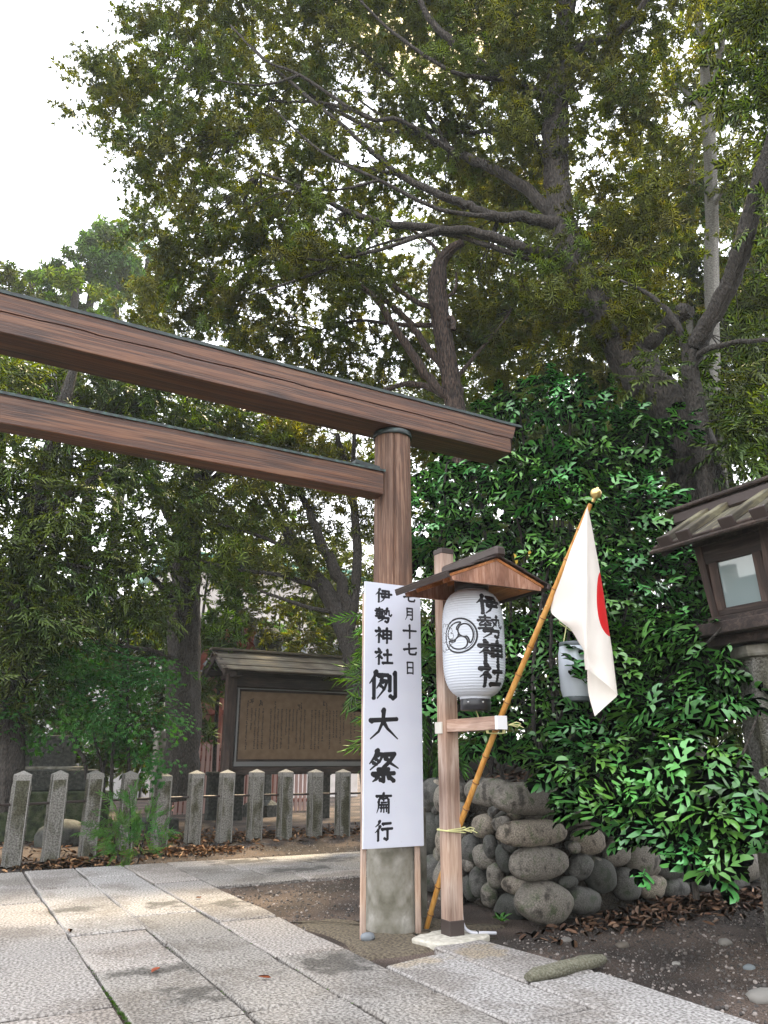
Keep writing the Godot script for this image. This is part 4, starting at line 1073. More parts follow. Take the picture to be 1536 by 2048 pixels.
	trunk_under(t[0], [[5.27,5.59,-17,0.7,0.53,0], [6.07,4.91,-16.73,0.7,0.52,0], [6.83,4.81,-16.44,0.7,0.52,0], [7.68,4.83,-16.06,0.7,0.53,0], [7.17,3.89,-16.29,0.69,0.52,0], [8,4.01,-15.9,0.69,0.52,0], [6.47,5.76,-16.58,0.71,0.53,0], [5.56,6.46,-16.91,0.71,0.53,0], [7.34,5.78,-16.21,0.71,0.54,0], [7.99,5.67,-15.91,0.71,0.54,0], [5.35,4.3,-16.98,0.69,0.51,0], [6.75,3.99,-16.47,0.69,0.52,0], [7.7,3.43,-16.05,0.69,0.51,0]], .05, 5)
	foliage("crown", t[0], [[5.27,5.59,-17,0.7,0.53,0], [6.07,4.91,-16.73,0.7,0.52,0], [6.83,4.81,-16.44,0.7,0.52,0], [7.68,4.83,-16.06,0.7,0.53,0], [7.17,3.89,-16.29,0.69,0.52,0], [8,4.01,-15.9,0.69,0.52,0], [6.47,5.76,-16.58,0.71,0.53,0], [5.56,6.46,-16.91,0.71,0.53,0], [7.34,5.78,-16.21,0.71,0.54,0], [7.99,5.67,-15.91,0.71,0.54,0], [5.35,4.3,-16.98,0.69,0.51,0], [6.75,3.99,-16.47,0.69,0.52,0], [7.7,3.43,-16.05,0.69,0.51,0]], side, M.leaf, 79, 46.0, 1.1, .3, .3, .3, .4)

	t = tree("camellia_bush", "fresh green camellia bush beside the flag, above the stone wall", "bush", [], [], M.bark_dark, 17)
	crown = [[5.04,3.45,-5.69,0.3,0.23,2], [5.06,3.06,-5.53,0.34,0.22,2], [5.23,3.83,-5.79,0.31,0.21,2], [5.22,2.67,-4.96,0.36,0.23,2], [5.14,2.23,-4.76,0.34,0.21,2], [4.96,2.46,-5.22,0.27,0.18,2], [4.93,1.94,-4.83,0.34,0.19,2], [4.7,1.91,-5.19,0.3,0.17,2], [4.56,1.54,-5.31,0.3,0.17,2], [4.69,1.53,-4.92,0.33,0.19,2], [4.38,1.25,-5.46,0.21,0.13,2], [5.21,1.99,-4.38,0.33,0.2,2], [5.16,2.15,-4.12,0.24,0.16,2], [4.43,1.56,-5.93,0.23,0.18,2]]
	trunk_under(t[0], crown, .02)
	foliage("crown", t[0], crown, cam_leaf, M.leaf_gloss, 74, 120.0, .9, .1, .22, .35, .75)
	var shrub := tree("camellia_shrub", "glossy bright camellia shrub spilling over the stone wall at right", "shrub", [], [[[4.32,0.41,-3.8,0.022], [4.36,0.63,-3.83,0.021], [4.42,0.93,-3.9,0.019], [4.51,1.25,-4.11,0.014], [4.66,1.58,-4.39,0.008]],[[4.36,0.63,-3.83,0.015], [4.26,0.8,-4.08,0.012], [4.25,0.98,-4.37,0.009], [4.3,1.18,-4.87,0.006]],[[4.36,0.69,-3.82,0.015], [4.42,1.01,-3.6,0.013], [4.53,1.31,-3.46,0.01], [4.6,1.56,-3.36,0.006]],[[4.27,0.72,-3.92,0.008], [4.24,0.8,-4.1,0.007], [4.25,0.86,-4.24,0.005]],[[4.35,0.58,-3.83,0.01], [4.32,0.72,-3.57,0.008], [4.36,0.9,-3.36,0.005]]], M.bark_dark, 18)
	crown = [[4.76,1.59,-4.43,0.35,0.17,2], [4.77,1.6,-3.97,0.29,0.18,2], [4.59,1.32,-4.17,0.29,0.15,2], [4.4,1.25,-4.64,0.27,0.11,2], [4.27,1.18,-4.9,0.2,0.1,2], [4.29,1.08,-4.34,0.29,0.13,2], [4.46,1.09,-3.87,0.27,0.14,2], [4.52,1.16,-3.63,0.2,0.15,2], [4.2,0.87,-4,0.23,0.11,2], [4.37,0.86,-3.66,0.22,0.12,2], [4.36,0.9,-3.36,0.15,0.14,2], [4.22,0.7,-3.84,0.14,0.08,2], [4.27,0.68,-3.47,0.15,0.1,2], [4.18,0.91,-4.45,0.18,0.09,2]]
	twigs(shrub[0], shrub[1], crown, 76, M.bark_dark, 5, .006)
	foliage("crown", shrub[0], crown, cam_leaf, M.leaf_gloss, 75, 120.0, .85, .05, .2, .35, .75)
	foliage("crown", shrub[0], crown, fresh, M.leaf_gloss, 76, 30.0, 1.0, -.2, .16, .35, .85)
	# the sprays that hang out nearest: leaf by leaf
	var r := rng_of(78)
	var lst := start()
	leaf(lst, Vector3.ZERO, Vector3.UP, Vector3(0, 0, 1), .1, .066, .09, .14, true)
	var one := lst.commit()
	var greens := []
	for c in [Color(.06, .22, .045), Color(.085, .27, .055), Color(.115, .31, .065), Color(.05, .18, .045)]:
		var m := leaf_mat(.25, Color(.34, .5, .14), .6)
		m.vertex_color_use_as_albedo = false
		m.albedo_color = c.linear_to_srgb()
		greens.append(m)
	for k in 37:
		var b: Array = crown[(k * 5) % crown.size()]
		var d := (Vector3(-.62, .25, .74) + unit(r) * .75).normalized()
		var tip := Vector3(b[0] + d.x * b[3], b[1] + d.y * b[4], b[2] + d.z * b[3])
		var z := (d + Vector3(0, .5, 0) + unit(r) * .25).normalized()
		var along := (unit(r) + Vector3(0, -.2, 0))
		along = (along - z * along.dot(z)).normalized()
		var side_v := along.cross(z)
		var green: Material = greens[r.randi() % 4]
		for i in 8:
			var sd := 1.0 if i % 2 else -1.0
			var q := i / 8.0
			var ld := (side_v * sd * (1.1 - q * .8) + along * (.45 + q * .8) + z * r.randf_range(-.1, .35)).normalized()
			var ln := (z + unit(r) * .3).normalized()
			var lx := ld.cross(ln).normalized()
			var o := put(one, "leaf", green, shrub[0])
			o.transform = Transform3D(Basis(lx, ld, lx.cross(ld)).scaled_local(Vector3.ONE * r.randf_range(.6, 1.05)), tip + along * (q * .17 - .1))

func trunk_under(o: Node3D, list: Array, thick: float, every := 1) -> void:
	var r := rng_of(list.size() * 7 + 3)
	for n in range(0, list.size(), every):
		var b: Array = list[n]
		var x: float = b[0] + r.randf_range(-.2, .2)
		var z: float = b[2] + r.randf_range(-.2, .2)
		var low := -.1
		var foot := z
		if x > 3.8 and z > -8.4:
			low = .8
			foot = minf(z, -5.8 - (x - 4.45) * .173)
		var c := curve([[x + r.randf_range(-.3, .3), low, foot, thick], [x, (b[1] + low) / 2, (z + foot) / 2 + r.randf_range(-.15, .15), thick * .85], [b[0], b[1], b[2], thick * .5], [b[0] + r.randf_range(-.3, .3), b[1] + b[4] * .7, b[2], .003]], 3)
		var st := start()
		tube(st, c[0], c[1], 6, .05)
		build(st, "stem", M.bark_dark, o)

# ------------------------------------------------------------------ stone fence posts
func post_mesh(h: float, s: int) -> Array:
	# [body with rough-hewn faces, smooth margins and pointed head]
	var r := rng_of(s)
	var no := noise(1.0, s, 3)
	var w := .104
	var m := .024
	var rows := 15
	var face := start()
	var rim := start()
	var head := h - .052
	for side in 4:
		var b := Basis(Vector3.UP, side * PI / 2)
		var grid := []
		for j in rows + 1:
			var row := []
			var y := lerpf(-.25, head - .07, float(j) / rows)
			for i in 6:
				var x := lerpf(-w + m, w - m, i / 5.0)
				var inner := i > 0 and i < 5 and j < rows
				var dz := (.010 + .016 * no.get_noise_3d(x * 22.0, y * 9.0, side * 7.0)) if inner else -.004
				row.append(b * Vector3(x, y, w + dz))
			grid.append(row)
		for j in rows:
			for i in 5:
				poly(face, [grid[j][i], grid[j][i + 1], grid[j + 1][i + 1], grid[j + 1][i]], Vector3(0, h / 2, 0))
		for sx in [-1.0, 1.0]:
			var prev := []
			for j in 7:
				var y := lerpf(-.25, head, j / 6.0)
				var e := [b * Vector3(sx * (w - m), y, w), b * Vector3(sx * (w - .004 - r.randf() * .006), y, w)]
				if prev: poly(rim, [prev[0], prev[1], e[1], e[0]], Vector3(0, h / 2, 0))
				prev = e
		poly(rim, [b * Vector3(-w + m, head - .07, w), b * Vector3(w - m, head - .07, w), b * Vector3(w - m, head, w), b * Vector3(-w + m, head, w)], Vector3(0, h / 2, 0))
		poly(rim, [b * Vector3(-w, head, w), b * Vector3(w, head, w), b * Vector3(0, h, 0)], Vector3(0, h / 2, 0))
	return [face.commit(), rim.commit()]

func fence_row() -> void:
	var tops := [[0.92,1.124,-11.55], [1.4,1.125,-11.8], [1.9,1.12,-12.05], [2.42,1.108,-12.25], [2.95,1.075,-12.4], [3.5,1.106,-12.6], [4.02,1.11,-12.68], [4.53,1.115,-12.72], [5.04,1.113,-12.72], [5.57,1.11,-12.7], [6.08,1.108,-12.68]]
	var names := ["stone fence post farthest left in the row, at the picture's edge", "second stone fence post from the left edge", "third stone fence post from the left, just left of the leafy nandina", "stone fence post half hidden behind the leafy nandina", "stone fence post just right of the leafy nandina", "second stone fence post right of the nandina, in fallen leaves", "stone fence post below the notice board's left end", "stone fence post under the left third of the notice board", "fourth stone fence post from the signboard", "third stone fence post from the signboard", "second stone fence post from the signboard"]
	for i in tops.size():
		var p := Vector3(tops[i][0], 0, tops[i][2])
		var o := base("fence_post", p, names[i], "fence post", "rough grey stone fence posts")
		var m := post_mesh(tops[i][1], 600 + i)
		put(m[0], "rough_face", M.fence, o)
		put(m[1], "smooth_margin", M.fence_rim, o)
		o.rotation.y = .02 * sin(i * 3.7)
	for k in 2:
		var p := Vector3([.48, 6.56][k], 0, [-11.3, -12.66][k])
		var o := base("fence_post", p, ["stone fence post cut off by the left picture edge", "stone fence post hidden behind the white signboard"][k], "fence post", "rough grey stone fence posts")
		var m := post_mesh(1.1, 630 + k)
		put(m[0], "rough_face", M.fence, o)
		put(m[1], "smooth_margin", M.fence_rim, o)
	var st := start()
	var pts := [Vector3(.1, .71, -11.2)]
	for t in tops: pts.append(Vector3(t[0], .71, t[2]))
	pts.append(Vector3(7.0, .71, -12.66))
	var rr := []
	for p in pts: rr.append(.017)
	tube(st, pts, rr, 8)
	tag(build(st, "fence_rail", M.brown_metal), "thin dark metal rail threaded through the stone fence posts", "rail")

# ------------------------------------------------------------------ notice board with a plank roof
func notice_board() -> void:
	var o := base("notice_board", Vector3(6.5, 0, -15.5), "roofed wooden notice board with a plank roof and faded paper notice", "notice board")
	for x in [-1.62, 1.62]:
		box("post", Vector3(.19, 2.95, .19), Vector3(x, 1.45, 0), M.old_wood_y, o)
		var st := start()
		tube(st, [Vector3(x - .02, 1.9, -.02), Vector3(x - .1, .9, .22), Vector3(x - .2, -.05, .5)], [.08, .085, .1], 4, 0.0)
		build(st, "brace", M.old_wood_y, o)
	box("lower_rail", Vector3(3.2, .14, .14), Vector3(0, 1.05, 0), M.old_wood, o)
	box("upper_rail", Vector3(3.3, .2, .16), Vector3(0, 2.78, 0), M.old_wood, o)
	box("back_panel", Vector3(3.05, 1.6, .05), Vector3(0, 1.92, -.04), M.old_wood, o)
	# steel frame
	for k in [[3.0, .09, 0.0, 1.18], [3.0, .02, 0.0, 2.645]]:
		box("steel_frame", Vector3(k[0], k[1], .05), Vector3(k[2], k[3], .04), plain(col(.2, .2, .2), .45, .4), o)
	for x in [-1.47, 1.47]: box("steel_frame", Vector3(.04, 1.43, .05), Vector3(x, 1.93, .04), plain(col(.2, .2, .2), .45, .4), o)
	# faded print: columns of small marks
	var im := Image.create(720, 360, false, Image.FORMAT_RGB8)
	im.fill(Color(.5, .41, .31))
	var r := rng_of(77)
	var nn := noise(.02, 78, 3)
	for y in 360:
		for x in 720:
			var e := nn.get_noise_2d(x, y) * .05
			im.set_pixel(x, y, Color(.43 + e, .345 + e, .255 + e))
	var inkc := Color(.1, .07, .055)
	for k in 30:
		var x := 40.0 + k * 21.5 + r.randf_range(-2, 2)
		var top: float = 92.0 if k % 7 else 52.0
		if k % 11 == 5: continue
		var y := top
		var big := 1.5 if k == 29 else 1.0
		while y < (310.0 if r.randf() > .04 else 200.0):
			var c := Vector2(x, y)
			for q in 3: ink(im, c + Vector2(r.randf_range(-4, 4), r.randf_range(-4, 4)) * big, c + Vector2(r.randf_range(-4, 4), r.randf_range(-4, 4)) * big, 1.3, 1.2, inkc)
			y += 11.0 * big
	for k in [[60, 50], [110, 60], [330, 75], [480, 50], [590, 50]]:
		for q in 6: ink(im, Vector2(k[0] + r.randf_range(-12, 12), k[1] + r.randf_range(-16, 16)), Vector2(k[0] + r.randf_range(-12, 12), k[1] + r.randf_range(-16, 16)), 1.6, 1.4, inkc)
	var pm := StandardMaterial3D.new()
	pm.albedo_texture = ImageTexture.create_from_image(im)
	pm.roughness = .5
	var st := start()
	var a := Vector3(-1.4, 1.27, .0)
	poly(st, [a, a + Vector3(2.8, 0, 0), a + Vector3(2.8, 1.32, 0), a + Vector3(0, 1.32, 0)], Vector3(0, 1.9, -1), [Vector2(0, 1), Vector2(1, 1), Vector2(1, 0), Vector2(0, 0)])
	build(st, "paper_notice", pm, o, Vector3(0, 0, .008))
	# plank roof
	var slope := atan2(.42, .78)
	for s in [-1.0, 1.0]:
		for k in 5:
			var t := (k + .5) / 5.0
			var p := Vector3(.02 * sin(k * 2.0), 3.36 - .42 * t + .018 * (k % 2), s * .78 * t)
			box("roof_plank", Vector3(4.1 + .05 * sin(k * 5.0), .028, .2), p, M.plank, o, .004, Vector3(s * slope, 0, 0))
	box("ridge_board", Vector3(4.2, .05, .18), Vector3(0, 3.41, 0), M.plank, o, .01)
	for x in [-1.98, 1.98]:
		for s in [-1.0, 1.0]: box("barge_board", Vector3(.05, .16, .88), Vector3(x, 3.09, s * .39), M.old_wood, o, .004, Vector3(s * slope, 0, 0))
	for x in [-1.62, 1.62]: box("cross_beam", Vector3(.13, .14, 1.1), Vector3(x, 2.92, 0), M.old_wood, o)
	for z in [-.5, .5]: box("eave_beam", Vector3(3.9, .1, .1), Vector3(0, 2.98, z), M.old_wood, o)

# ------------------------------------------------------------------ torii
func loft(prof: Array, from: Vector3, to: Vector3, n: int, bend: Callable, cap := true, seal := false) -> ArrayMesh:
	# profile in (z, y) swept along x from one end to the other; bend shifts a profile point along the way
	var st := start()
	var rings := []
	for i in n + 1:
		var t := float(i) / n
		var ring_pts := []
		for k in prof.size(): ring_pts.append(from.lerp(to, t) + bend.call(t, k, prof[k]))
		rings.append(ring_pts)
	for i in n:
		for k in prof.size():
			var j := (k + 1) % prof.size()
			var a: Vector3 = rings[i][k]
			var b: Vector3 = rings[i][j]
			var c: Vector3 = rings[i + 1][j]
			var d: Vector3 = rings[i + 1][k]
			var nn := (d - a).cross(b - a).normalized()
			for v in [a, b, c, a, c, d]:
				st.set_normal(nn)
				st.add_vertex(v)
	if cap:
		for e in [0, n]: poly(st, rings[e], rings[1][0].lerp(rings[n - 1][0], .5))
	return st.commit()

func torii() -> void:
	var yaw := deg_to_rad(1.2)
	var o := base("torii_gate", Vector3(3.345, 0, -5.99), "brown timber torii gate with a round pillar and two long beams", "torii gate")
	o.rotation.y = yaw
	# upper beam: five-sided with a sloping top; a long drying crack runs along its face
	var crack := noise(.8, 141, 3)
	var prof := [Vector2(-.18, -.118), Vector2(.18, -.118), Vector2(.185, -.112), Vector2(.185, .0365), Vector2(.15, .042), Vector2(.187, .0475), Vector2(.188, .205), Vector2(0, .3), Vector2(-.188, .205), Vector2(-.185, -.112)]
	var bend := func(t: float, k: int, p: Vector2) -> Vector3:
		var y := p.y
		var z := p.x
		if k >= 3 and k <= 5:
			y += .012 * crack.get_noise_1d(t * 14.0) + .03 * sin(t * 2.6) - .01
			var w := clampf(1.35 - absf(t - .45) * 2.2, .0, 1.0)
			if k == 4: z = lerpf(.184, z, w)
		# both ends are cut slanting, the lower edge shorter
		var x := 0.0
		if t == 1.0: x = (p.y - .3) * .32
		if t == 0.0: x = -(p.y - .3) * .32
		return Vector3(x, y, z)
	put(loft(prof, Vector3(-5.2, 4.375, 0), Vector3(1.42, 4.375, 0), 60, bend), "upper_beam", M.torii, o)
	var roofp := [Vector2(-.2, .197), Vector2(-.2, .225), Vector2(0, .322), Vector2(.2, .225), Vector2(.2, .197), Vector2(.189, .197), Vector2(.19, .207), Vector2(0, .301), Vector2(-.19, .207), Vector2(-.189, .197)]
	put(loft(roofp, Vector3(-5.23, 4.375, 0), Vector3(1.46, 4.375, 0), 24, func(t, k, p): return Vector3(0, p.y + .002 * sin(t * 60.0 + k), p.x)), "copper_cover", M.copper, o)
	# tie beam
	var tp := [Vector2(-.088, -.092), Vector2(.088, -.092), Vector2(.094, -.084), Vector2(.094, .14), Vector2(-.094, .14), Vector2(-.094, -.084)]
	put(loft(tp, Vector3(-4.0, 3.665, .03), Vector3(-.17, 3.665, .03), 30, func(t, k, p): return Vector3(0, p.y, p.x + .002 * sin(t * 30.0))), "tie_beam", M.torii, o)
	put(loft([Vector2(-.105, .13), Vector2(-.105, .152), Vector2(0, .17), Vector2(.107, .152), Vector2(.107, .13), Vector2(.0955, .13), Vector2(.0955, .1425), Vector2(-.0955, .1425), Vector2(-.0955, .13)], Vector3(-4.0, 3.665, .03), Vector3(-.155, 3.665, .03), 12, func(t, k, p): return Vector3(0, p.y, p.x)), "copper_cover", M.copper, o)
	for x in [-.31, -3.55]: box("wedge", Vector3(.26, .045, .11), Vector3(x, 3.853, .03), M.copper, o, .006, Vector3(0, 0, -.1 * signf(x + 2.0)))
	# pillars, each with a copper cap, drying cracks and a concrete sleeve
	for x in [0.0, -3.86]:
		var st := start()
		var pr := noise(2.0, 145, 2)
		var n := 72
		var rows := [0.3, 1.2, 2.1, 3.0, 3.6, 4.24]
		var ring_at := func(y: float) -> Array:
			var out := []
			for k in n:
				var a := TAU * k / n
				var rad := .188 - .004 * y
				var e := pr.get_noise_2d(a * 9.0, y * .12)
				if k % 9 == 4: rad -= .012 + .008 * e
				elif k % 5 == 2: rad -= .004
				out.append(Vector3(sin(a) * rad, y, cos(a) * rad))
			return out
		for i in rows.size() - 1:
			var a: Array = ring_at.call(rows[i])
			var b: Array = ring_at.call(rows[i + 1])
			for k in n:
				var j := (k + 1) % n
				poly(st, [a[k], a[j], b[j], b[k]], Vector3(0, (rows[i] + rows[i + 1]) / 2, 0))
		build(st, "pillar", M.pillar, o, Vector3(x, 0, 0))
		st = start()
		lathe(st, [[.174, 4.2], [.186, 4.2], [.189, 4.206], [.187, 4.246], [.18, 4.252], [0.0, 4.254]], 40)
		build(st, "copper_cap", M.copper, o, Vector3(x, 0, 0))
		st = start()
		lathe(st, [[.235, -.2], [.235, .02], [.226, .06], [.222, .55], [.215, .6], [.188, .615], [.15, .618]], 40)
		build(st, "concrete_sleeve", M.concrete, o, Vector3(x, 0, 0))

# ------------------------------------------------------------------ white signboard
func signboard() -> void:
	var w := .545
	var h := 2.1
	var at := Vector3(3.188, 0, -5.715)
	var o := base("signboard", at, "tall white festival signboard with black brush writing leaning on the gate pillar", "signboard")
	o.rotation = Vector3(0, 0, 0)
	box("board", Vector3(w, h, .02), Vector3(0, .6 + h / 2, 0), M.white_board, o, .002)
	var W := 512
	var H := 1973
	var im := Image.create(W, H, false, Image.FORMAT_RGB8)
	var n := noise(.004, 151, 2)
	for y in H:
		for x in range(0, W):
			var e := n.get_noise_2d(x, y) * .012
			im.set_pixel(x, y, Color(.79 + e, .8 + e, .845 + e * .5))
	var r := rng_of(152)
	for k in 26:
		var p := Vector2(r.randf() * W, r.randf() * H)
		ink(im, p, p + Vector2(r.randf_range(-5, 5), r.randf_range(-9, 9)), .7, .6, Color(.6, .6, .63))
	for t in [["ise",0.172,0.474,0.022,0.08], ["sei",0.162,0.476,0.1,0.163], ["shin",0.167,0.478,0.181,0.243], ["sha",0.166,0.48,0.265,0.329], ["rei",0.058,0.58,0.353,0.463], ["dai",0.06,0.589,0.499,0.618], ["sai",0.06,0.583,0.652,0.773], ["itsuki",0.183,0.472,0.809,0.881], ["gyou",0.168,0.474,0.905,0.976], ["nana",0.673,0.913,0.022,0.069], ["tsuki",0.695,0.895,0.088,0.143], ["juu",0.665,0.925,0.16,0.216], ["nana",0.665,0.931,0.236,0.288], ["nichi",0.7,0.895,0.308,0.362]]:
		var rect := Rect2(t[1] * W, t[3] * H, (t[2] - t[1]) * W, (t[4] - t[3]) * H)
		glyph(im, t[0], rect, rect.size.x * .125, Color(.05, .05, .08), 160)
	var m := StandardMaterial3D.new()
	m.albedo_texture = ImageTexture.create_from_image(im)
	m.roughness = .42
	var st := start()
	poly(st, [Vector3(-w / 2 + .002, .602, 0), Vector3(w / 2 - .002, .602, 0), Vector3(w / 2 - .002, .598 + h, 0), Vector3(-w / 2 + .002, .598 + h, 0)], Vector3(0, 1, -1), [Vector2(0, 1), Vector2(1, 1), Vector2(1, 0), Vector2(0, 0)])
	build(st, "brush_writing", m, o, Vector3(0, 0, .0125))
	for x in [-.252, .232]:
		box("leg", Vector3(.04, 2.64, .03), Vector3(x, 1.3 - .02, -.027), M.cedar, o, .003)

# ------------------------------------------------------------------ lantern on its roofed post
func lantern_stand() -> void:
	var o := base("lantern_stand", Vector3(3.535, 0, -5.43), "reddish timber post with a small gabled roof and a side arm", "lantern stand")
	box("post", Vector3(.122, 2.92, .122), Vector3(0, 1.49, 0), M.cedar, o, .004)
	box("post_cap", Vector3(.132, .05, .132), Vector3(0, 2.965, 0), M.brown_metal, o, .008)
	box("post_shoe", Vector3(.13, .13, .13), Vector3(0, .045, 0), M.brown_metal, o, .004)
	# arm under the lantern, its end painted white
	box("arm", Vector3(.09, .095, .72), Vector3(-.005, 1.512, .35), M.cedar_z, o, .003)
	box("arm_end", Vector3(.092, .097, .03), Vector3(-.005, 1.512, .722), plain(Color(.86, .85, .86), .6), o, .002)
	box("paper_tag", Vector3(.012, .09, .1), Vector3(-.067, 1.5, -.03), plain(Color(.82, .8, .76), .7), o, .001)
	# roof
	var half := .445
	var rise := .172
	var slope := atan2(rise, half)
	var z0 := .06
	var z1 := .775
	var zc := (z0 + z1) / 2
	var lz := z1 - z0
	var run := sqrt(half * half + rise * rise)
	var px := -.01
	var py := 2.73
	for s in [-1.0, 1.0]:
		var mid := Vector3(px + s * half / 2, py - rise / 2, zc)
		box("roof_board", Vector3(run, .022, lz), mid, M.orange_wood, o, .002, Vector3(0, 0, -s * slope))
		var n := Vector3(s * sin(slope), cos(slope), 0)
		# lapped brown metal sheets
		for k in 4:
			var t := (k + .5) / 4.0
			box("roof_sheet", Vector3(run / 4 + .03, .014, lz + .05), Vector3(px + s * (half + .03) * t, py - (rise + .012) * t, zc) + n * (.026 + .003 * (k % 2)), M.brown_metal, o, .003, Vector3(0, 0, -s * (slope - .05)))
		box("eave_edge", Vector3(.03, .04, lz + .055), Vector3(px + s * (half + .03), py - rise - .005, zc), M.brown_metal, o, .004, Vector3(0, 0, -s * slope))
		# under rafters
		for z in [z0 + .12, z1 - .2]:
			box("rafter", Vector3(run * .8, .03, .04), Vector3(px + s * half * .42, py - rise * .42 - .03, z), M.orange_wood, o, .002, Vector3(0, 0, -s * slope))
	box("ridge_cap", Vector3(.1, .085, lz + .09), Vector3(px, py + .055, zc + .01), M.brown_metal, o, .02)
	# gable boards: steps cut in their lower edge
	for z in [z1 - .02, z0 + .03]:
		var st := start()
		var th := .03
		var f := [Vector2(0, 0), Vector2(half - .02, -rise + .005), Vector2(half - .03, -rise - .022), Vector2(-half + .03, -rise - .022), Vector2(-half + .02, -rise + .005)]
		var fa := []
		var fb := []
		for q in f:
			fa.append(Vector3(px + q.x, py - .012 + q.y, z + th / 2))
			fb.append(Vector3(px + q.x, py - .012 + q.y, z - th / 2))
		poly(st, fa, Vector3(px, py - .1, z))
		poly(st, fb, Vector3(px, py - .1, z))
		for k in f.size():
			var c: Vector2 = f[k]
			var d: Vector2 = f[(k + 1) % f.size()]
			var p := Vector3(px + c.x, py - .012 + c.y, z)
			var q := Vector3(px + d.x, py - .012 + d.y, z)
			var e := Vector3(0, 0, th / 2)
			poly(st, [p - e, q - e, q + e, p + e], Vector3(px, py - .1, z))
		build(st, "gable_board", M.cedar_x, o)
	box("hanging_beam", Vector3(.05, .05, lz - .06), Vector3(px, py - .06, zc), M.orange_wood, o, .003)

	# paper lantern, hung under the roof
	var L := base("paper_lantern", Vector3(3.515, 1.6, -5.0), "large white paper lantern with black writing and a swirling crest", "paper lantern")
	var prof := []
	var hh := .86
	var N := 43 * 4
	for i in N + 1:
		var t := float(i) / N
		var y := .095 + t * hh
		var e := t * 2.0 - 1.0
		var rad := .243 * pow(maxf(0.0, 1.0 - pow(absf(e), 4.6)), .36)
		rad = maxf(rad, .128) if absf(e) > .9 else rad
		rad -= .010 * absf(e) * absf(e)
		rad += .0046 * absf(sin(t * 43.0 * PI)) - .0023
		prof.append([rad, y])
	var W := 1440
	var H := 880
	var im := Image.create(W, H, false, Image.FORMAT_RGB8)
	im.fill(Color(.76, .78, .815))
	for k in 8:
		var sx := int(W * (k + .35) / 8.0)
		im.fill_rect(Rect2i(sx, 0, 2, H), Color(.71, .73, .77))
	var black := Color(.045, .045, .07)
	# facing(angle right of the line to the path) -> column
	var face := -atan2(3.515, 5.0)
	var px_of := func(deg: float) -> float: return (.5 + deg / 360.0) * W
	var y_of := func(zy: float) -> float: return (zy - 258.0) / (1050.0 - 258.0) * H
	var x0: float = px_of.call(7.0)
	var x1: float = px_of.call(66.0)
	var k2 := 0
	for t in [["ise", 328, 476], ["sei", 482, 650], ["shin", 660, 812], ["sha", 815, 976]]:
		var rect := Rect2(x0, y_of.call(t[1]), x1 - x0, y_of.call(t[2]) - y_of.call(t[1]))
		glyph(im, t[0], rect, 31.0 if k2 != 1 else 24.0, black, 170)
		k2 += 1
	var cx: float = px_of.call(-26.0)
	var cy: float = y_of.call(625.0)
	var rr: float = y_of.call(745.0) - cy
	var c2 := Vector2(cx, cy)
	ring(im, c2, Vector2(rr, rr), 14.0, 0, TAU, black)
	ring(im, c2, Vector2(rr, rr) * .88, 2.0, -1.2, 1.2, black, 6.0)
	# three commas chasing one another, each drawn as an outline
	for pass_no in 2:
		for k in 3:
			var a0 := TAU * k / 3.0 - .75
			var fat := 12.0 if pass_no == 0 else 0.0
			var paint := black if pass_no == 0 else Color(.76, .78, .815)
			var hc := c2 + Vector2(cos(a0), sin(a0)) * rr * .43
			ink(im, hc, hc + Vector2(.1, .1), rr * .33 + fat, rr * .33 + fat, paint)
			for q in 16:
				var t0 := q / 16.0
				var t1 := (q + 1) / 16.0
				var p0 := c2 + Vector2(cos(a0 + t0 * 1.35), sin(a0 + t0 * 1.35)) * rr * lerpf(.45, .74, t0)
				var p1 := c2 + Vector2(cos(a0 + t1 * 1.35), sin(a0 + t1 * 1.35)) * rr * lerpf(.45, .74, t1)
				ink(im, p0, p1, rr * .31 * (1.0 - t0) + fat, rr * .31 * (1.0 - t1) + fat, paint)
	# edge of a scalloped flower crest beside it
	var fc := Vector2(px_of.call(-66.0), cy)
	for k in 12:
		var a := TAU * k / 12.0
		ring(im, fc + Vector2(cos(a), sin(a)) * rr * .62, Vector2(rr, rr) * .22, 4.0, a - 1.5, a + 1.5, black)
	ring(im, fc, Vector2(rr, rr) * .3, 4.0, 0, TAU, black)
	# the same writing on the far side
	for t in [["ise", 328, 476], ["sei", 482, 650], ["shin", 660, 812], ["sha", 815, 976]]:
		glyph(im, t[0], Rect2(px_of.call(-175.0), y_of.call(t[1]), x1 - x0, y_of.call(t[2]) - y_of.call(t[1])), 22.0, black, 171)
	var m := StandardMaterial3D.new()
	m.albedo_texture = ImageTexture.create_from_image(im)
	m.roughness = .4
	m.backlight_enabled = true
	m.backlight = Color(.35, .35, .36)
	var st := start()
	lathe(st, prof, 64, false, true)
	build(st, "paper_body", m, L).rotation.y = face + PI
	st = start()
	lathe(st, [[.1, .94], [.135, .945], [.138, .95], [.138, 1.035], [.132, 1.04], [.0, 1.04]], 36)
	build(st, "upper_ring", M.black, L)
	st = start()
	lathe(st, [[0, .012], [.112, .012], [.117, .017], [.117, .1], [.112, .105], [.08, .105]], 36)
	build(st, "lower_ring", M.black, L)
	for a in [-1.1, -.1, .9, 2.2]:
		st = start()
		lathe(st, [[0, .006], [.006, .004], [.008, 0]], 8)
		var rv := build(st, "rivet", plain(col(.5, .5, .5), .3, .8), L, Vector3(sin(a) * .117, .07, cos(a) * .117))
		rv.rotation = Vector3(PI / 2, a, 0)
	st = start()
	tube(st, [Vector3(0, 1.03, 0), Vector3(0, 1.09, 0)], [.006, .006], 6)
	tube(st, [Vector3(0, .015, 0), Vector3(.01, -.02, .01), Vector3(0, -.04, .03)], [.004, .004, .004], 6)
	build(st, "cord", M.twine, L)

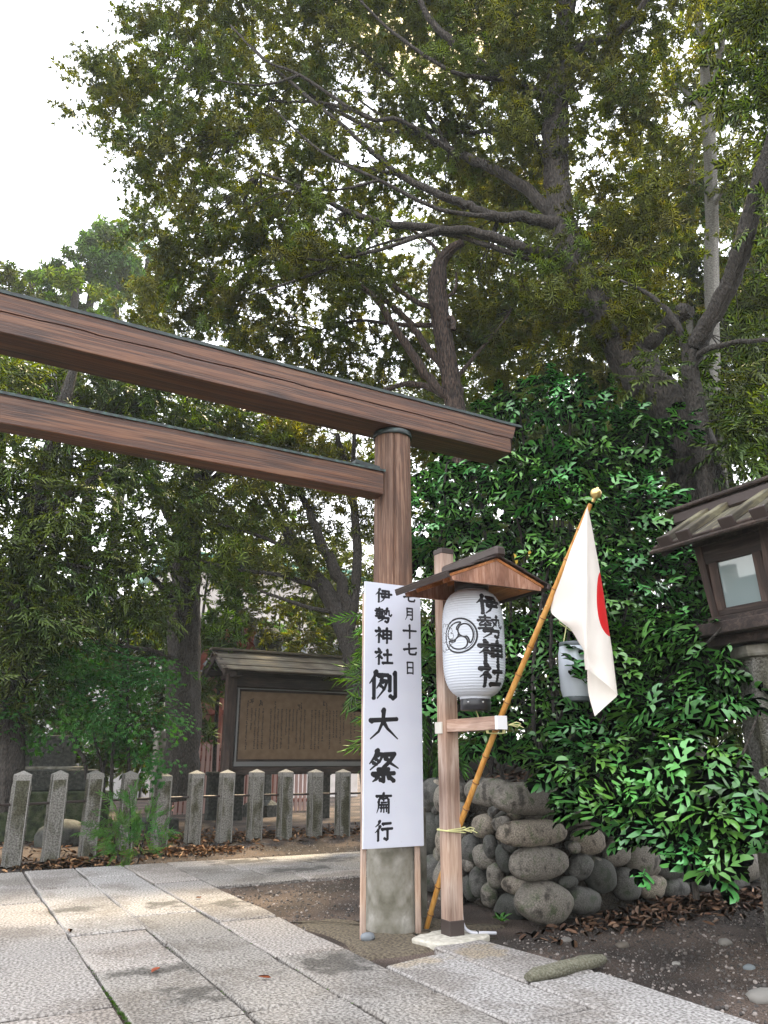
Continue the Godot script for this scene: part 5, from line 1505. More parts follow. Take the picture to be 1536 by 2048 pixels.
# ------------------------------------------------------------------ bamboo flag pole and flag
func flag_and_pole() -> void:
	var pts := [[3.557, -.02, -5.843, .017], [3.578, .35, -5.66, .018], [3.601, .732, -5.42, .0185], [3.619, 1.16, -5.13, .018], [3.635, 1.547, -4.859, .018], [3.675, 1.96, -4.575, .0172], [3.71, 2.32, -4.325, .0165], [3.745, 2.67, -4.088, .016], [3.776, 2.99, -3.868, .015]]
	var c := curve(pts, 4)
	var o := base("flagpole", Vector3(3.557, 0, -5.843), "slanting bamboo flagpole with a gold ball, tied to the lantern stand", "flagpole")
	var st := start()
	var p := []
	for q in c[0]: p.append(q - o.position)
	for k in c[1].size(): c[1][k] *= 1.22
	# nodes of the culm: a ridge every 0.2 m or so
	var fine := []
	var fr := []
	var len_so := 0.0
	var next := .12
	var nodes_at := []
	for i in p.size() - 1:
		var a: Vector3 = p[i]
		var b: Vector3 = p[i + 1]
		var l := a.distance_to(b)
		fine.append(a); fr.append(c[1][i])
		while next < len_so + l:
			var t := (next - len_so) / l
			var w: float = c[1][i]
			nodes_at.append([a.lerp(b, t), (b - a).normalized(), w])
			for e in [[-.016, 1.0], [-.005, 1.2], [0.0, 1.3], [.003, 1.0], [.007, 1.2], [.018, 1.0]]:
				fine.append(a.lerp(b, t) + (b - a).normalized() * e[0]); fr.append(w * e[1])
			next += .235
		len_so += l
	fine.append(p[p.size() - 1]); fr.append(.015)
	tube(st, fine, fr, 14)
	build(st, "culm", M.bamboo, o)
	var scar := plain(col(.2, .085, .025), .6)
	for q in nodes_at:
		var rg := start()
		lathe(rg, [[q[2] * 1.0, -.005], [q[2] * 1.3, -.003], [q[2] * 1.36, 0.0], [q[2] * 1.3, .002], [q[2] * 1.0, .004]], 14)
		var nd := build(rg, "node", scar, o, q[0])
		nd.basis = Basis(Quaternion(Vector3.UP, q[1]))
	st = start()
	lathe(st, [[.012, -.06], [.014, -.04], [.012, -.034], [.02, -.03], [.034, -.018], [.041, .002], [.036, .024], [.022, .038], [.01, .042], [.008, .05], [0, .052]], 20)
	var ball := build(st, "gold_ball", M.gold, o, Vector3(3.792, 3.055, -3.825) - o.position)
	ball.rotation = Vector3(.55, 0, -.03)
	# twine knots
	for k in [[Vector3(3.535, .735, -5.43), .075, .0], [Vector3(3.575, 1.5, -4.84), .062, .6]]:
		st = start()
		for turn in 3:
			var q := []
			var rad := []
			var hy: float = (turn - 1) * .011
			var w: float = k[1]
			for e in 25:
				var a := TAU * e / 24.0
				var x := clampf(cos(a) * 1.35, -1, 1) * w
				var z := clampf(sin(a) * 1.35, -1, 1) * w
				if k[2] > 0.0: q.append(Vector3(x * 1.15, z * .95, hy + x * .1))
				else: q.append(Vector3(x * 1.05 + (.02 if x > 0 else 0.0), hy + x * .12 * (turn - 1), z * 1.0))
				rad.append(.0045)
			tube(st, q, rad, 5, 0.0, false)
		tube(st, [Vector3(.07, 0, .07), Vector3(.12, .02, .1), Vector3(.16, .012, .1), Vector3(.13, -.015, .1), Vector3(.08, 0, .075)], [.004, .004, .004, .004, .004], 5)
		tube(st, [Vector3(.07, 0, .07), Vector3(.13, .0, .11), Vector3(.17, -.02, .12)], [.004, .004, .003], 5)
		build(st, "twine_knot", M.twine, o, k[0] - o.position)
	st = start()
	tube(st, [Vector3(-.022, -.006, .0), Vector3(0, .012, .022), Vector3(.024, .0, .0), Vector3(0, -.012, -.022), Vector3(-.022, -.006, 0)], [.004, .004, .004, .004, .004], 5)
	build(st, "twine_knot", M.twine, o, Vector3(3.712, 2.33, -4.32) - o.position)

	# flag: rows run from the pole side across two folds to the edge turned behind
	var L := [[3.756,2.971,-3.88],[3.732,2.834,-3.945],[3.704,2.685,-4.025],[3.688,2.511,-4.121],[3.726,2.312,-4.307],[3.678,2.205,-4.183],[3.707,2.116,-4.09],[3.709,2.015,-4.021],[3.707,1.973,-3.981],[3.699,1.9,-3.975],[3.699,1.836,-3.975]]
	var K := [[3.757,2.971,-3.879],[3.724,2.813,-3.869],[3.696,2.645,-3.861],[3.671,2.478,-3.858],[3.65,2.315,-3.857],[3.633,2.157,-3.859],[3.626,2.047,-3.866],[3.621,1.96,-3.87],[3.628,1.907,-3.877],[3.638,1.859,-3.881],[3.647,1.82,-3.886]]
	var R := [[3.765,2.974,-3.885],[3.792,2.809,-3.887],[3.815,2.668,-3.892],[3.832,2.526,-3.89],[3.847,2.364,-3.889],[3.854,2.202,-3.881],[3.86,2.066,-3.876],[3.858,1.942,-3.863],[3.853,1.831,-3.854],[3.848,1.732,-3.845],[3.843,1.659,-3.837]]
	var B := [[3.771,2.975,-3.893],[3.793,2.823,-3.942],[3.817,2.667,-3.988],[3.821,2.503,-4.011],[3.818,2.339,-4.028],[3.809,2.176,-4.036],[3.793,2.014,-4.038],[3.779,1.856,-4.038],[3.774,1.723,-4.042],[3.774,1.635,-4.029],[3.776,1.53,-3.999]]
	var pick := func(a: Array, t: float) -> Vector3:
		var f := t * (a.size() - 1)
		var i := mini(int(f), a.size() - 2)
		var q := []
		for k in [-1, 0, 1, 2]:
			var e = a[clampi(i + k, 0, a.size() - 1)]
			q.append(Vector3(e[0], e[1], e[2]))
		return q[1].cubic_interpolate(q[2], q[0], q[3], f - i)
	var im := Image.create(512, 512, false, Image.FORMAT_RGB8)
	for y in 512:
		for x in 512:
			var d := Vector2((x / 512.0 - .70) / .135, (y / 512.0 - .462) / .148).length()
			var weave := .012 * ((x * 7 + y * 3) % 5) / 5.0
			im.set_pixel(x, y, Color(.9 - weave, .875 - weave, .845 - weave).lerp(Color(.8, .0, .03), clampf((1.0 - d) * 90.0, 0.0, 1.0)))
	var m := StandardMaterial3D.new()
	m.albedo_texture = ImageTexture.create_from_image(im)
	m.roughness = .8
	m.backlight_enabled = true
	m.backlight = Color(.62, .6, .57)
	m.cull_mode = BaseMaterial3D.CULL_DISABLED
	st = start()
	st.set_smooth_group(0)
	var wr := noise(1.0, 331, 3)
	var rows := 56
	var colsn := 36
	var g := []
	for j in rows + 1:
		var t := float(j) / rows
		var l: Vector3 = pick.call(L, t)
		var k: Vector3 = pick.call(K, t)
		var rr: Vector3 = pick.call(R, t)
		var b: Vector3 = pick.call(B, t)
		var row := []
		for i in colsn + 1:
			var s := float(i) / colsn
			var v: Vector3
			var away := Vector3(.56, 0, -.83)
			if s < .4:
				var u := s / .4
				v = l.lerp(k, u) + away * (.03 * sin(u * PI) * t + .012 * sin(u * 9.0 + t * 4.0) * t * (1.0 - u)) 
			elif s < .7:
				var u := (s - .4) / .3
				v = k.lerp(rr, u) + away * (-.02 * sin(u * PI) * t + .022 * sin(u * PI * 2.0) * t * (1.0 - t * .4))
			else:
				var u := (s - .7) / .3
				v = rr.lerp(b, u) + away * (.02 * sin(u * PI) * t)
			v += away * .007 * wr.get_noise_2d(s * 5.0, t * 3.0) * minf(1.0, t * 4.0)
			row.append(v)
		g.append(row)
	for j in rows:
		for i in colsn:
			var q := [[j, i], [j, i + 1], [j + 1, i + 1], [j + 1, i]]
			for w in [0, 1, 2, 0, 2, 3]:
				st.set_uv(Vector2(q[w][1] / float(colsn), q[w][0] / float(rows)))
				st.add_vertex(g[q[w][0]][q[w][1]])
	st.index()
	st.generate_normals()
	tag(build(st, "flag", m), "white cloth flag with a red disc, hanging in folds from the bamboo pole", "flag")

# ------------------------------------------------------------------ wooden lantern house on a stone pillar, right edge
func wooden_lantern() -> void:
	var c := Vector3(5.72, 0, -3.98)
	var o := base("lantern_house", c, "dark wooden lantern house with glass panes on a stone pillar, right edge", "lantern")
	var st := start()
	lathe(st, [[.34, -.1], [.33, .2], [.31, 1.3], [.285, 1.86], [.27, 2.02]], 8, true)
	build(st, "stone_pillar", M.fence, o)
	st = start()
	lathe(st, [[.27, 2.018], [.31, 2.03], [.32, 2.05], [.32, 2.11], [.29, 2.12], [0, 2.12]], 8, true)
	build(st, "stone_capital", M.concrete, o)
	box("base_block", Vector3(.94, .1, .72), Vector3(0, 2.255, 0), M.old_wood, o, .008)
	box("base_board", Vector3(.74, .075, .76), Vector3(0, 2.165, 0), M.old_wood, o, .006)
	box("base_rim", Vector3(.66, .06, .64), Vector3(0, 2.34, 0), M.old_wood, o, .006)
	# box that widens upwards: corner posts lean out
	var lo := .265
	var hi := .315
	var y0 := 2.37
	var y1 := 2.98
	var dark: Material = M.old_wood_y
	for sx in [-1.0, 1.0]:
		for sz in [-1.0, 1.0]:
			st = start()
			var a := Vector3(sx * lo, y0, sz * lo)
			var b := Vector3(sx * hi, y1, sz * hi)
			var pr := []
			for e in [a, b]:
				var q := []
				for k in [[-1, -1], [1, -1], [1, 1], [-1, 1]]: q.append(e + Vector3(k[0] * .033, 0, k[1] * .033))
				pr.append(q)
			for k in 4:
				var j := (k + 1) % 4
				poly(st, [pr[0][k], pr[0][j], pr[1][j], pr[1][k]], (a + b) / 2)
			build(st, "corner_post", dark, o)
	var glass := StandardMaterial3D.new()
	glass.albedo_color = Color(.5, .55, .55)
	glass.roughness = .04
	glass.metallic_specular = .85
	for k in 4:
		var bs := Basis(Vector3.UP, k * PI / 2)
		var lean := atan2(hi - lo, y1 - y0)
		var holder := Node3D.new()
		holder.name = "window"
		o.add_child(holder, true)
		holder.transform = Transform3D(bs * Basis(Vector3.RIGHT, lean), bs * Vector3(0, (y0 + y1) / 2, (lo + hi) / 2))
		for e in [[.55, .06, 0.0, .275], [.5, .06, 0.0, -.265], [.55, .11, 0.0, .2]]: box("rail", Vector3(e[0], e[1], .035), Vector3(e[2], e[3], .004 if e[1] > .07 else .0), M.old_wood, holder, .003)
		for e in [-.208, .208]: box("stile", Vector3(.08, .42, .03), Vector3(e, -.04, .006), M.old_wood_y, holder, .003)
		box("pane", Vector3(.36, .4, .006), Vector3(0, -.04, -.004), glass, holder, .001)
	box("ceiling_board", Vector3(.72, .04, .72), Vector3(0, 3.0, 0), M.old_wood, o)
	# gabled roof: ridge along the path, boards and raised battens
	var half := .6
	var rise := .35
	var slope := atan2(rise, half)
	var run := sqrt(half * half + rise * rise)
	var z0 := -.45
	var z1 := .55
	for s in [-1.0, 1.0]:
		var n := Vector3(s * sin(slope), cos(slope), 0)
		for k in 6:
			var zc := lerpf(z0, z1, (k + .5) / 6.0)
			box("roof_board", Vector3(run, .03, (z1 - z0) / 6 - .004), Vector3(s * half / 2, 3.35 - rise / 2, zc) + n * .002 * (k % 2), M.toro_roof, o, .004, Vector3(0, 0, -s * slope))
		box("under_board", Vector3(run + .06, .025, z1 - z0 + .14), Vector3(s * (half + .05) / 2, 3.325 - (rise + .03) / 2, 0), M.old_wood, o, .004, Vector3(0, 0, -s * slope))
		for zc in [z0 + .05, -.2, .22, z1 - .05]: box("batten", Vector3(run + .02, .06, .09), Vector3(s * half / 2, 3.35 - rise / 2, zc) + n * .045, M.toro_roof, o, .006, Vector3(0, 0, -s * slope))
		for k in 4:
			var zc: float = [z0 + .05, -.2, .22, z1 - .05][k]
			box("batten_end", Vector3(.035, .1, .13), Vector3(s * (half + .015), 3.35 - rise - .01, zc) + n * .03, M.brown_metal, o, .006, Vector3(0, 0, -s * slope))
		box("eave_board", Vector3(.04, .07, z1 - z0 + .1), Vector3(s * (half - .01), 3.35 - rise - .02, 0), M.old_wood, o, .006, Vector3(0, 0, -s * slope))
		for zc in [z0 - .03, z1 + .03]: box("barge_board", Vector3(run, .12, .04), Vector3(s * half / 2, 3.31 - rise / 2, zc), M.old_wood, o, .006, Vector3(0, 0, -s * slope))
	box("ridge_beam", Vector3(.17, .12, z1 - z0 + .4), Vector3(0, 3.39, -.06), M.brown_metal, o, .02)
	box("ridge_cap", Vector3(.24, .035, z1 - z0 + .46), Vector3(0, 3.468, -.06), M.old_wood, o, .01)

# ------------------------------------------------------------------ things beyond the fence
func windows(o: Node3D, face: Vector3, right: Vector3, nx: int, ny: int, dx: float, dy: float, w: float, h: float) -> void:
	var glass := plain(col(.09, .1, .11), .12)
	var frame := plain(col(.35, .34, .32), .6)
	var n := right.cross(Vector3.UP).normalized()
	var turn := Vector3(0, atan2(n.x, n.z), 0)
	for j in ny:
		for i in nx:
			var p := face + right * (i * dx) + Vector3.UP * (j * dy)
			var f := box("window", Vector3(w, h, .08), p, frame, o, .006, turn)
			box("pane", Vector3(w - .14, h - .14, .03), Vector3(0, 0, .032), glass, f, .004)

func far_things() -> void:
	var cream := skin(ntex(noise(.02, 201, 4), [.1, col(.52, .48, .45), .9, col(.66, .62, .6)], 256), Vector3(.4, .4, .4), .9)
	var white := skin(ntex(noise(.02, 202, 4), [.1, col(.6, .6, .6), .9, col(.74, .74, .74)], 256), Vector3(.4, .4, .4), .9)
	var green := plain(col(.13, .3, .24), .5)
	var red := skin(ntex(noise(.02, 203, 4), [.1, col(.13, .025, .015), .9, col(.27, .06, .035)], 256), Vector3(1, 1, 1), .6)
	# pinkish plastered building with a green eave
	var o := base("plaster_building", Vector3(9.3, 0, -27.5), "pinkish plastered building with a green eave far behind the trees", "building")
	box("wall", Vector3(7.0, 7.6, 4.0), Vector3(0, 3.8, 0), cream, o, .02)
	box("eave", Vector3(7.6, .22, 4.7), Vector3(0, 7.72, 0), green, o, .03)
	box("roof", Vector3(7.0, .3, 4.0), Vector3(0, 7.98, 0), green, o, .05)
	windows(o, Vector3(-2.6, 1.6, 2.01), Vector3.RIGHT, 4, 2, 1.75, 3.0, 1.1, 1.3)
	o = base("white_building", Vector3(2.6, 0, -29.0), "white building seen in bright specks through the left trees", "building")
	box("wall", Vector3(6.2, 6.4, 3.5), Vector3(0, 3.2, 0), white, o, .02)
	box("roof", Vector3(6.6, .25, 3.9), Vector3(0, 6.5, 0), plain(col(.2, .2, .21), .7), o, .03)
	windows(o, Vector3(-2.2, 1.5, 1.76), Vector3.RIGHT, 4, 2, 1.45, 2.7, .9, 1.1)
	o = base("low_house", Vector3(-5.5, 0, -28.0), "pale low house behind the trees at the left picture edge", "building")
	box("wall", Vector3(7.0, 4.6, 4.0), Vector3(0, 2.3, 0), white, o, .02)
	box("roof", Vector3(7.6, .3, 4.6), Vector3(0, 4.72, 0), plain(col(.12, .11, .11), .7), o, .03)
	windows(o, Vector3(-2.4, 1.5, 2.01), Vector3.RIGHT, 4, 1, 1.6, 2.0, 1.0, 1.2)

	# red timber shrine building: posts, braced gable
	o = base("red_building", Vector3(6.0, 0, -20.2), "red timbered building glimpsed between the left tree and the notice board", "building")
	box("wall", Vector3(2.4, 3.4, 1.6), Vector3(.3, 1.7, -.3), skin(ntex(noise(.02, 204, 4), [.1, col(.3, .14, .1), .9, col(.45, .22, .17)], 128), Vector3(.6, .6, .6), .8), o, .01)
	for x in [-.95, -.1, .75, 1.6]: box("post", Vector3(.13, 3.6, .13), Vector3(x, 1.8, .58), red, o, .01)
	for y in [1.3, 2.4, 3.5]: box("cross_rail", Vector3(2.7, .13, .1), Vector3(.3, y, .57), red, o, .01)
	var slope := .85
	for s in [-1.0, 1.0]:
		box("gable_rafter", Vector3(1.7, .2, .14), Vector3(.3 + s * .56, 4.15, .68), red, o, .01, Vector3(0, 0, -s * slope))
		box("roof", Vector3(1.95, .1, 1.9), Vector3(.3 + s * .62, 4.3, -.2), plain(col(.06, .035, .03), .6), o, .01, Vector3(0, 0, -s * slope))
	box("gable_wall", Vector3(1.1, .9, .1), Vector3(.3, 3.9, .5), red, o, .01)
	# slatted fence
	o = base("slat_fence", Vector3(6.2, 0, -19.0), "pale pinkish slatted fence with red rails beyond the stone posts", "fence")
	var slat := plain(col(.5, .33, .3), .7)
	for k in 34: box("slat", Vector3(.075, 1.62, .03), Vector3(-1.6 + k * .115, .82, 0), slat, o, .004)
	for y in [.3, 1.0, 1.5]: box("rail", Vector3(4.0, .07, .05), Vector3(.3, y, -.05), red, o, .006)

	# stone plinth of a monument at left
	var dark_stone := skin(ntex(noise(.03, 205, 5), [.1, col(.02, .022, .02), .6, col(.055, .057, .05), .9, col(.09, .09, .08)]), Vector3(.8, .8, .8), .9, ntex(noise(.06, 206, 4), []), 1.0)
	var moss_stone := skin(ntex(noise(.02, 207, 5), [.15, col(.018, .024, .012), .5, col(.04, .055, .022), .9, col(.09, .095, .06)]), Vector3(.6, .6, .6), .95, ntex(noise(.08, 208, 4), []), 1.2)
	o = base("stone_plinth", Vector3(.9, 0, -14.3), "dark mossy stepped stone plinth with a pale panel behind the fence at left", "monument")
	for k in 3: box("base_stone", Vector3(1.24, .8, .9), Vector3(-1.6 + k * 1.26, .38, .1), moss_stone, o, .02)
	for k in 3: box("step_stone", Vector3(1.1, .32, .8), Vector3(-1.45 + k * 1.12, .95, 0), dark_stone, o, .015)
	for k in 3: box("upper_stone", Vector3(.78, .52, .5), Vector3(-1.0 + k * .8, 1.38, -.05), dark_stone, o, .012)
	box("ledge", Vector3(2.6, .05, .62), Vector3(-.2, 1.13, 0), M.concrete, o, .01)
	box("pale_panel", Vector3(.3, .62, .05), Vector3(-.02, 1.48, .3), plain(col(.55, .56, .55), .6), o, .006)
	o = base("stone_pillar", Vector3(3.58, 0, -15.2), "square grey stone pillar behind the fence, left of the dark trunk", "pillar")
	box("shaft", Vector3(.36, 1.85, .36), Vector3(0, .85, 0), M.concrete, o, .02)
	box("footing", Vector3(.6, .3, .6), Vector3(0, .1, 0), dark_stone, o, .02)
	o = base("stone_lantern", Vector3(6.4, 0, -17.6), "dark stone lantern top rising behind the notice board roof", "stone lantern")
	var st := start()
	lathe(st, [[.45, -.1], [.42, .3], [.24, .4], [.2, 2.2], [.38, 2.3], [.4, 2.5]], 8, true)
	build(st, "shaft", dark_stone, o)
	st = start()
	lathe(st, [[.24, 2.5], [.24, 3.0], [.2, 3.05]], 6, true)
	build(st, "fire_box", dark_stone, o)
	st = start()
	lathe(st, [[.2, 3.02], [.62, 3.06], [.64, 3.14], [.42, 3.32], [.25, 3.48], [.2, 3.55], [.2, 3.72], [.3, 3.8], [.36, 3.95], [.34, 4.1], [.22, 4.25], [.05, 4.36], [0, 4.38]], 16)
	build(st, "cap", dark_stone, o)
	for k in 3:
		o = base("short_post", Vector3([5.5, 5.05, 7.4][k], 0, [-16.6, -16.9, -16.4][k]), ["short dark post behind the fence, nearest the notice board's left leg", "short dark post left of its twin, before the pinkish fence", "short dark post seen under the notice board"][k], "post")
		box("shaft", Vector3(.22, 1.0, .22), Vector3(0, .45, 0), dark_stone, o, .015)
		box("head", Vector3(.26, .08, .26), Vector3(0, .98, 0), dark_stone, o, .015)

# ------------------------------------------------------------------ small things, litter, plants
func small_things() -> void:
	var r := rng_of(301)
	# concrete pad under the lantern stand
	var st := start()
	var edge := []
	for k in 22:
		var a := TAU * k / 22.0
		edge.append(Vector2(3.5 + cos(a) * (.3 + r.randf_range(-.04, .04)), -5.4 + sin(a) * (.2 + r.randf_range(-.03, .03))))
	put(slab(edge, .008, .05, .012, Vector2.ZERO), "concrete_pad", skin(ntex(noise(.03, 302, 4), [.1, col(.36, .33, .27), .6, col(.5, .47, .4), .9, col(.6, .57, .5)], 256), Vector3(2, 2, 2), .9))
	tag(get_child(get_child_count() - 1), "pale round concrete pad under the lantern post", "concrete pad")
	# grey conduit
	st = start()
	var c := curve([[3.62, .5, -5.44, .012], [3.622, .16, -5.435, .012], [3.635, .05, -5.42, .012], [3.68, .015, -5.38, .012], [3.76, .012, -5.35, .012], [3.86, .004, -5.33, .012]], 5)
	tube(st, c[0], c[1], 8)
	var o := build(st, "conduit", plain(col(.5, .5, .54), .45))
	tag(o, "pale grey plastic conduit bending from the post's foot along the ground", "conduit")
	st = start()
	tube(st, [Vector3(0, 0, 0), Vector3(.012, 0, 0)], [.0165, .0165], 10)
	build(st, "clamp", M.black, o, Vector3(3.71, .0135, -5.368))
	tag(box("stone_slab", Vector3(.34, .95, .12), Vector3(3.66, .38, -6.32), M.concrete, null, .012), "upright grey stone slab standing between the gate pillar and the wall", "stone slab")
	# pebble under the signboard leg
	tag(put(pebble_mesh(Vector3(.055, 0, 0), Vector3(0, .032, 0), Vector3(0, 0, .045), 311, .1), "pebble", plain(col(.17, .185, .2), .7), null, Vector3(2.96, -.004, -5.71)), "smooth blue grey pebble at the foot of the signboard's left leg", "pebble")
	# mossy kerb piece lying across the slabs
	st = start()
	var a := Vector3(3.24, .03, -4.17)
	var b := Vector3(3.95, .03, -4.3)
	var pts := []
	var rad := []
	for k in 9:
		pts.append(a.lerp(b, k / 8.0) + Vector3(0, r.randf_range(-.004, .004), r.randf_range(-.008, .008)))
		rad.append([.035, .062, .066, .064, .067, .065, .066, .062, .045][k])
	tube(st, pts, rad, 9, .1)
	var bar := build(st, "stone_bar", skin(ntex(noise(.04, 312, 5), [.1, col(.1, .095, .06), .6, col(.19, .18, .125), .9, col(.3, .29, .23)]), Vector3(2, 2, 2), .95, ntex(noise(.1, 313, 4), []), 1.5))
	bar.scale = Vector3(1, .62, 1)
	tag(bar, "mossy stone bar lying across the slabs at the path's right edge", "kerb stone")
	# loose stones on the gravel
	var loose := [[4.257, -3.352, .09, "largest pale loose stone on the gravel, at the right picture edge"], [4.52, -4.69, .05, "flat brown loose stone on the gravel, nearest the stone bar's far end"], [5.2, -4.36, .055, "pale loose stone on the gravel below the fallen leaves at right"], [4.46, -4.15, .03, "tiny pale loose stone on the gravel beside the path's edge"], [4.78, -3.84, .04, "bluish loose stone on the gravel near the right edge"], [4.3, -5.05, .045, "loose stone on the gravel near the corner boulder's foot"]]
	for k in loose.size():
		var s: float = loose[k][2]
		var q := put(pebble_mesh(Vector3(s, 0, s * .2), Vector3(0, s * .5, 0), Vector3(-s * .2, 0, s * .75), 320 + k, .16, 10, 7), "loose_stone", plain([col(.19, .178, .16), col(.13, .11, .09), col(.2, .185, .165), col(.28, .265, .24), col(.16, .18, .19), col(.17, .155, .14)][k], .85), null, Vector3(loose[k][0], ground_at(loose[k][0], loose[k][1]) + s * .2, loose[k][1]))
		tag(q, loose[k][3], "stone", "loose stones on the gravel")
	tag(put(pebble_mesh(Vector3(.42, 0, 0), Vector3(0, .3, 0), Vector3(0, 0, .3), 340), "boulder", M.rock3, null, Vector3(1.72, .1, -13.2)), "dark boulder behind the fence between the first two posts", "boulder")

	# gravel: grains of many tones
	var grain := pebble_mesh(Vector3(.011, 0, 0), Vector3(0, .008, 0), Vector3(0, 0, .01), 350, .2, 6, 4)
	var xf: Array[Transform3D] = []
	var cs: Array[Color] = []
	for k in 30000:
		var p := Vector2.ZERO
		if k < 20000:
			p = Vector2(r.randf_range(3.3, 8.2), r.randf_range(-5.8, -1.6))
			if p.x < 3.82 and p.y > -5.25: continue
			if p.y < -5.35 - (p.x - 4.45) * .17: continue
		else:
			p = Vector2(r.randf_range(2.7, 6.0), r.randf_range(-8.7, -6.3)) if k % 2 else Vector2(r.randf_range(1.6, 8.5), r.randf_range(-12.4, -10.85))
			if p.x > 4.3 and p.y > -9.0: continue
		var sc := pow(r.randf(), 4.0) * 1.1 + .3
		xf.append(Transform3D(Basis.from_euler(Vector3(r.randf() * .6, r.randf() * TAU, r.randf() * .6)).scaled(Vector3.ONE * sc), Vector3(p.x, ground_at(p.x, p.y) + .002, p.y)))
		var v := lerpf(.05, .34, pow(r.randf(), 4.0))
		cs.append(Color(v, v * .86, v * .77))
	tag(scatter("gravel", null, grain, M.grit, xf, cs), "fine mixed gravel strewn over the brown soil", "gravel", "", "stuff")

	# fallen leaves
	var dead_st := start()
	leaf(dead_st, Vector3(-.04, 0, 0), Vector3(1, 0, .1), Vector3.UP, .085, .034, .35, -.1, true)
	var dead := dead_st.commit()
	var heaps := [[1.55, -11.3, .62, .3, 420, "fallen_leaves", "heap of orange brown fallen leaves at the foot of the first posts"], [3.3, -11.85, .75, .3, 480, "", ""], [2.4, -11.9, 1.6, .5, 250, "", ""], [4.5, -13.0, 3.2, .7, 900, "", ""], [3.0, -13.6, 4.0, 1.2, 500, "", ""], [6.0, -5.4, 1.7, .3, 480, "fallen_leaves", "drift of reddish brown fallen leaves below the stone wall at right"], [5.6, -5.15, 1.2, .22, 200, "", ""], [7.3, -5.2, 1.0, .5, 300, "", ""], [6.2, -6.6, 2.2, .8, 900, "fallen_leaves", "dry fallen leaves on the earth bank above the wall"]]
	xf = []
	cs = []
	var called := ""
	var lab := ""
	for i in heaps.size():
		var h: Array = heaps[i]
		if h[5]:
			called = h[5]
			lab = h[6]
		for k in h[4]:
			var x: float = h[0] + r.randfn() * h[2] * .5
			var z: float = h[1] + r.randfn() * h[3] * .5
			var y := ground_at(x, z)
			if h[1] > -6.9 and i > 4:
				var front := -5.48 - (x - 4.45) * .173
				if i == 8:
					z = minf(z, front - .2)
					if x < 4.7: continue
					y = 1.0 + .45 * smoothstep(0.0, 2.5, minf(front - z, x - 4.52))
					if z < -8.2: continue
				elif z < front + .06: continue
			if i == 3 and z > -12.2: continue
			var heap := exp(-pow((x - h[0]) / h[2], 2.0) * 2.0 - pow((z - h[1]) / h[3], 2.0) * 2.0) * (.07 if i in [0, 1, 5] else .02)
			var bs := Basis.from_euler(Vector3(r.randfn() * .35, r.randf() * TAU, r.randfn() * .35)).scaled(Vector3.ONE * r.randf_range(.75, 1.4))
			xf.append(Transform3D(bs, Vector3(x, y + .012 + heap * r.randf(), z)))
			var v := r.randf_range(.5, 1.35)
			var t := r.randf()
			cs.append(Color(.2, .085, .035).lerp(Color(.34, .2, .1), t) * v if i < 5 else Color(.13, .06, .034).lerp(Color(.3, .18, .11), t) * v)
		if i == heaps.size() - 1 or heaps[i + 1][5]:
			tag(scatter(called, null, dead, M.dead, xf, cs), lab, "fallen leaves", "", "stuff")
			xf = []
			cs = []
	# single leaves on the slabs
	var single := [[1.87, -4.94, "orange fallen leaf lying flat on the slabs in the foreground"], [1.33, -5.42, "curled red brown leaf on the dark stained slab"], [2.3, -7.9, "small orange leaf on the path before the gate"], [1.02, -6.9, "brown leaf caught in the left path joint"]]
	for k in single.size():
		var m := leaf_mat(.7, Color(.2, .1, .04))
		m.vertex_color_use_as_albedo = false
		m.albedo_color = [col(.42, .1, .035), col(.3, .07, .03), col(.45, .16, .05), col(.2, .09, .04)][k]
		var q := put(dead, "fallen_leaf", m, null, Vector3(single[k][0], .012, single[k][1]))
		q.rotation = Vector3(.1, [2.9, .8, 4.0, 1.6][k], .05)
		tag(q, single[k][2], "leaf")
	# moss in the joint of the path
	var tuft_st := start()
	for k in 9: leaf(tuft_st, Vector3(cos(k * 2.4) * .006, 0, sin(k * 2.4) * .006), Vector3(cos(k * 2.4), 1.1, sin(k * 2.4)), Vector3.UP, .022, .008, .1, .2)
	var tuft := tuft_st.commit()
	xf = []
	cs = []
	for k in 190:
		var z := r.randf_range(-5.3, -4.5) if k < 60 else r.randf_range(-9.5, -3.2)
		var x: float = 1.0 if k < 110 else [1.575, 2.14, .42][k % 3]
		x += r.randfn() * .006
		var sc := r.randf_range(.5, 1.1) * (.7 if k < 60 else .45)
		xf.append(Transform3D(Basis(Vector3.UP, r.randf() * TAU).scaled(Vector3.ONE * sc), Vector3(x, -.012, z)))
		cs.append(Color(.1, .2, .02) * r.randf_range(.6, 1.3))
	tag(scatter("moss", null, tuft, M.leaf_soft, xf, cs), "bright green moss growing in the joints of the path", "moss", "", "stuff")

	# nandina between the posts, and a weed by the wall
	var narrow := spray_side(9, 13, .1, .02, .26, false, .3)
	var t := tree("nandina", "feathery light green nandina growing between the stone posts", "shrub", [], [[[2.3, -.1, -11.2, .01], [2.26, .4, -11.12, .009], [2.2, .85, -11.1, .005]], [[2.4, -.1, -11.2, .01], [2.45, .4, -11.05, .008], [2.5, .8, -11.0, .004]], [[2.2, -.1, -11.2, .01], [2.05, .35, -11.15, .008], [1.95, .6, -11.1, .004]]], M.bark_dark, 31)
	foliage("crown", t[0], [[2.25, .64, -11.1, .24, .16, 4], [2.02, .48, -11.1, .2, .16, 4], [2.46, .5, -11.05, .22, .18, 4], [2.2, .32, -11.0, .28, .16, 4], [2.35, .17, -10.95, .24, .12, 4]], narrow, M.leaf_soft, 303, 190.0, .75, .25, .16)
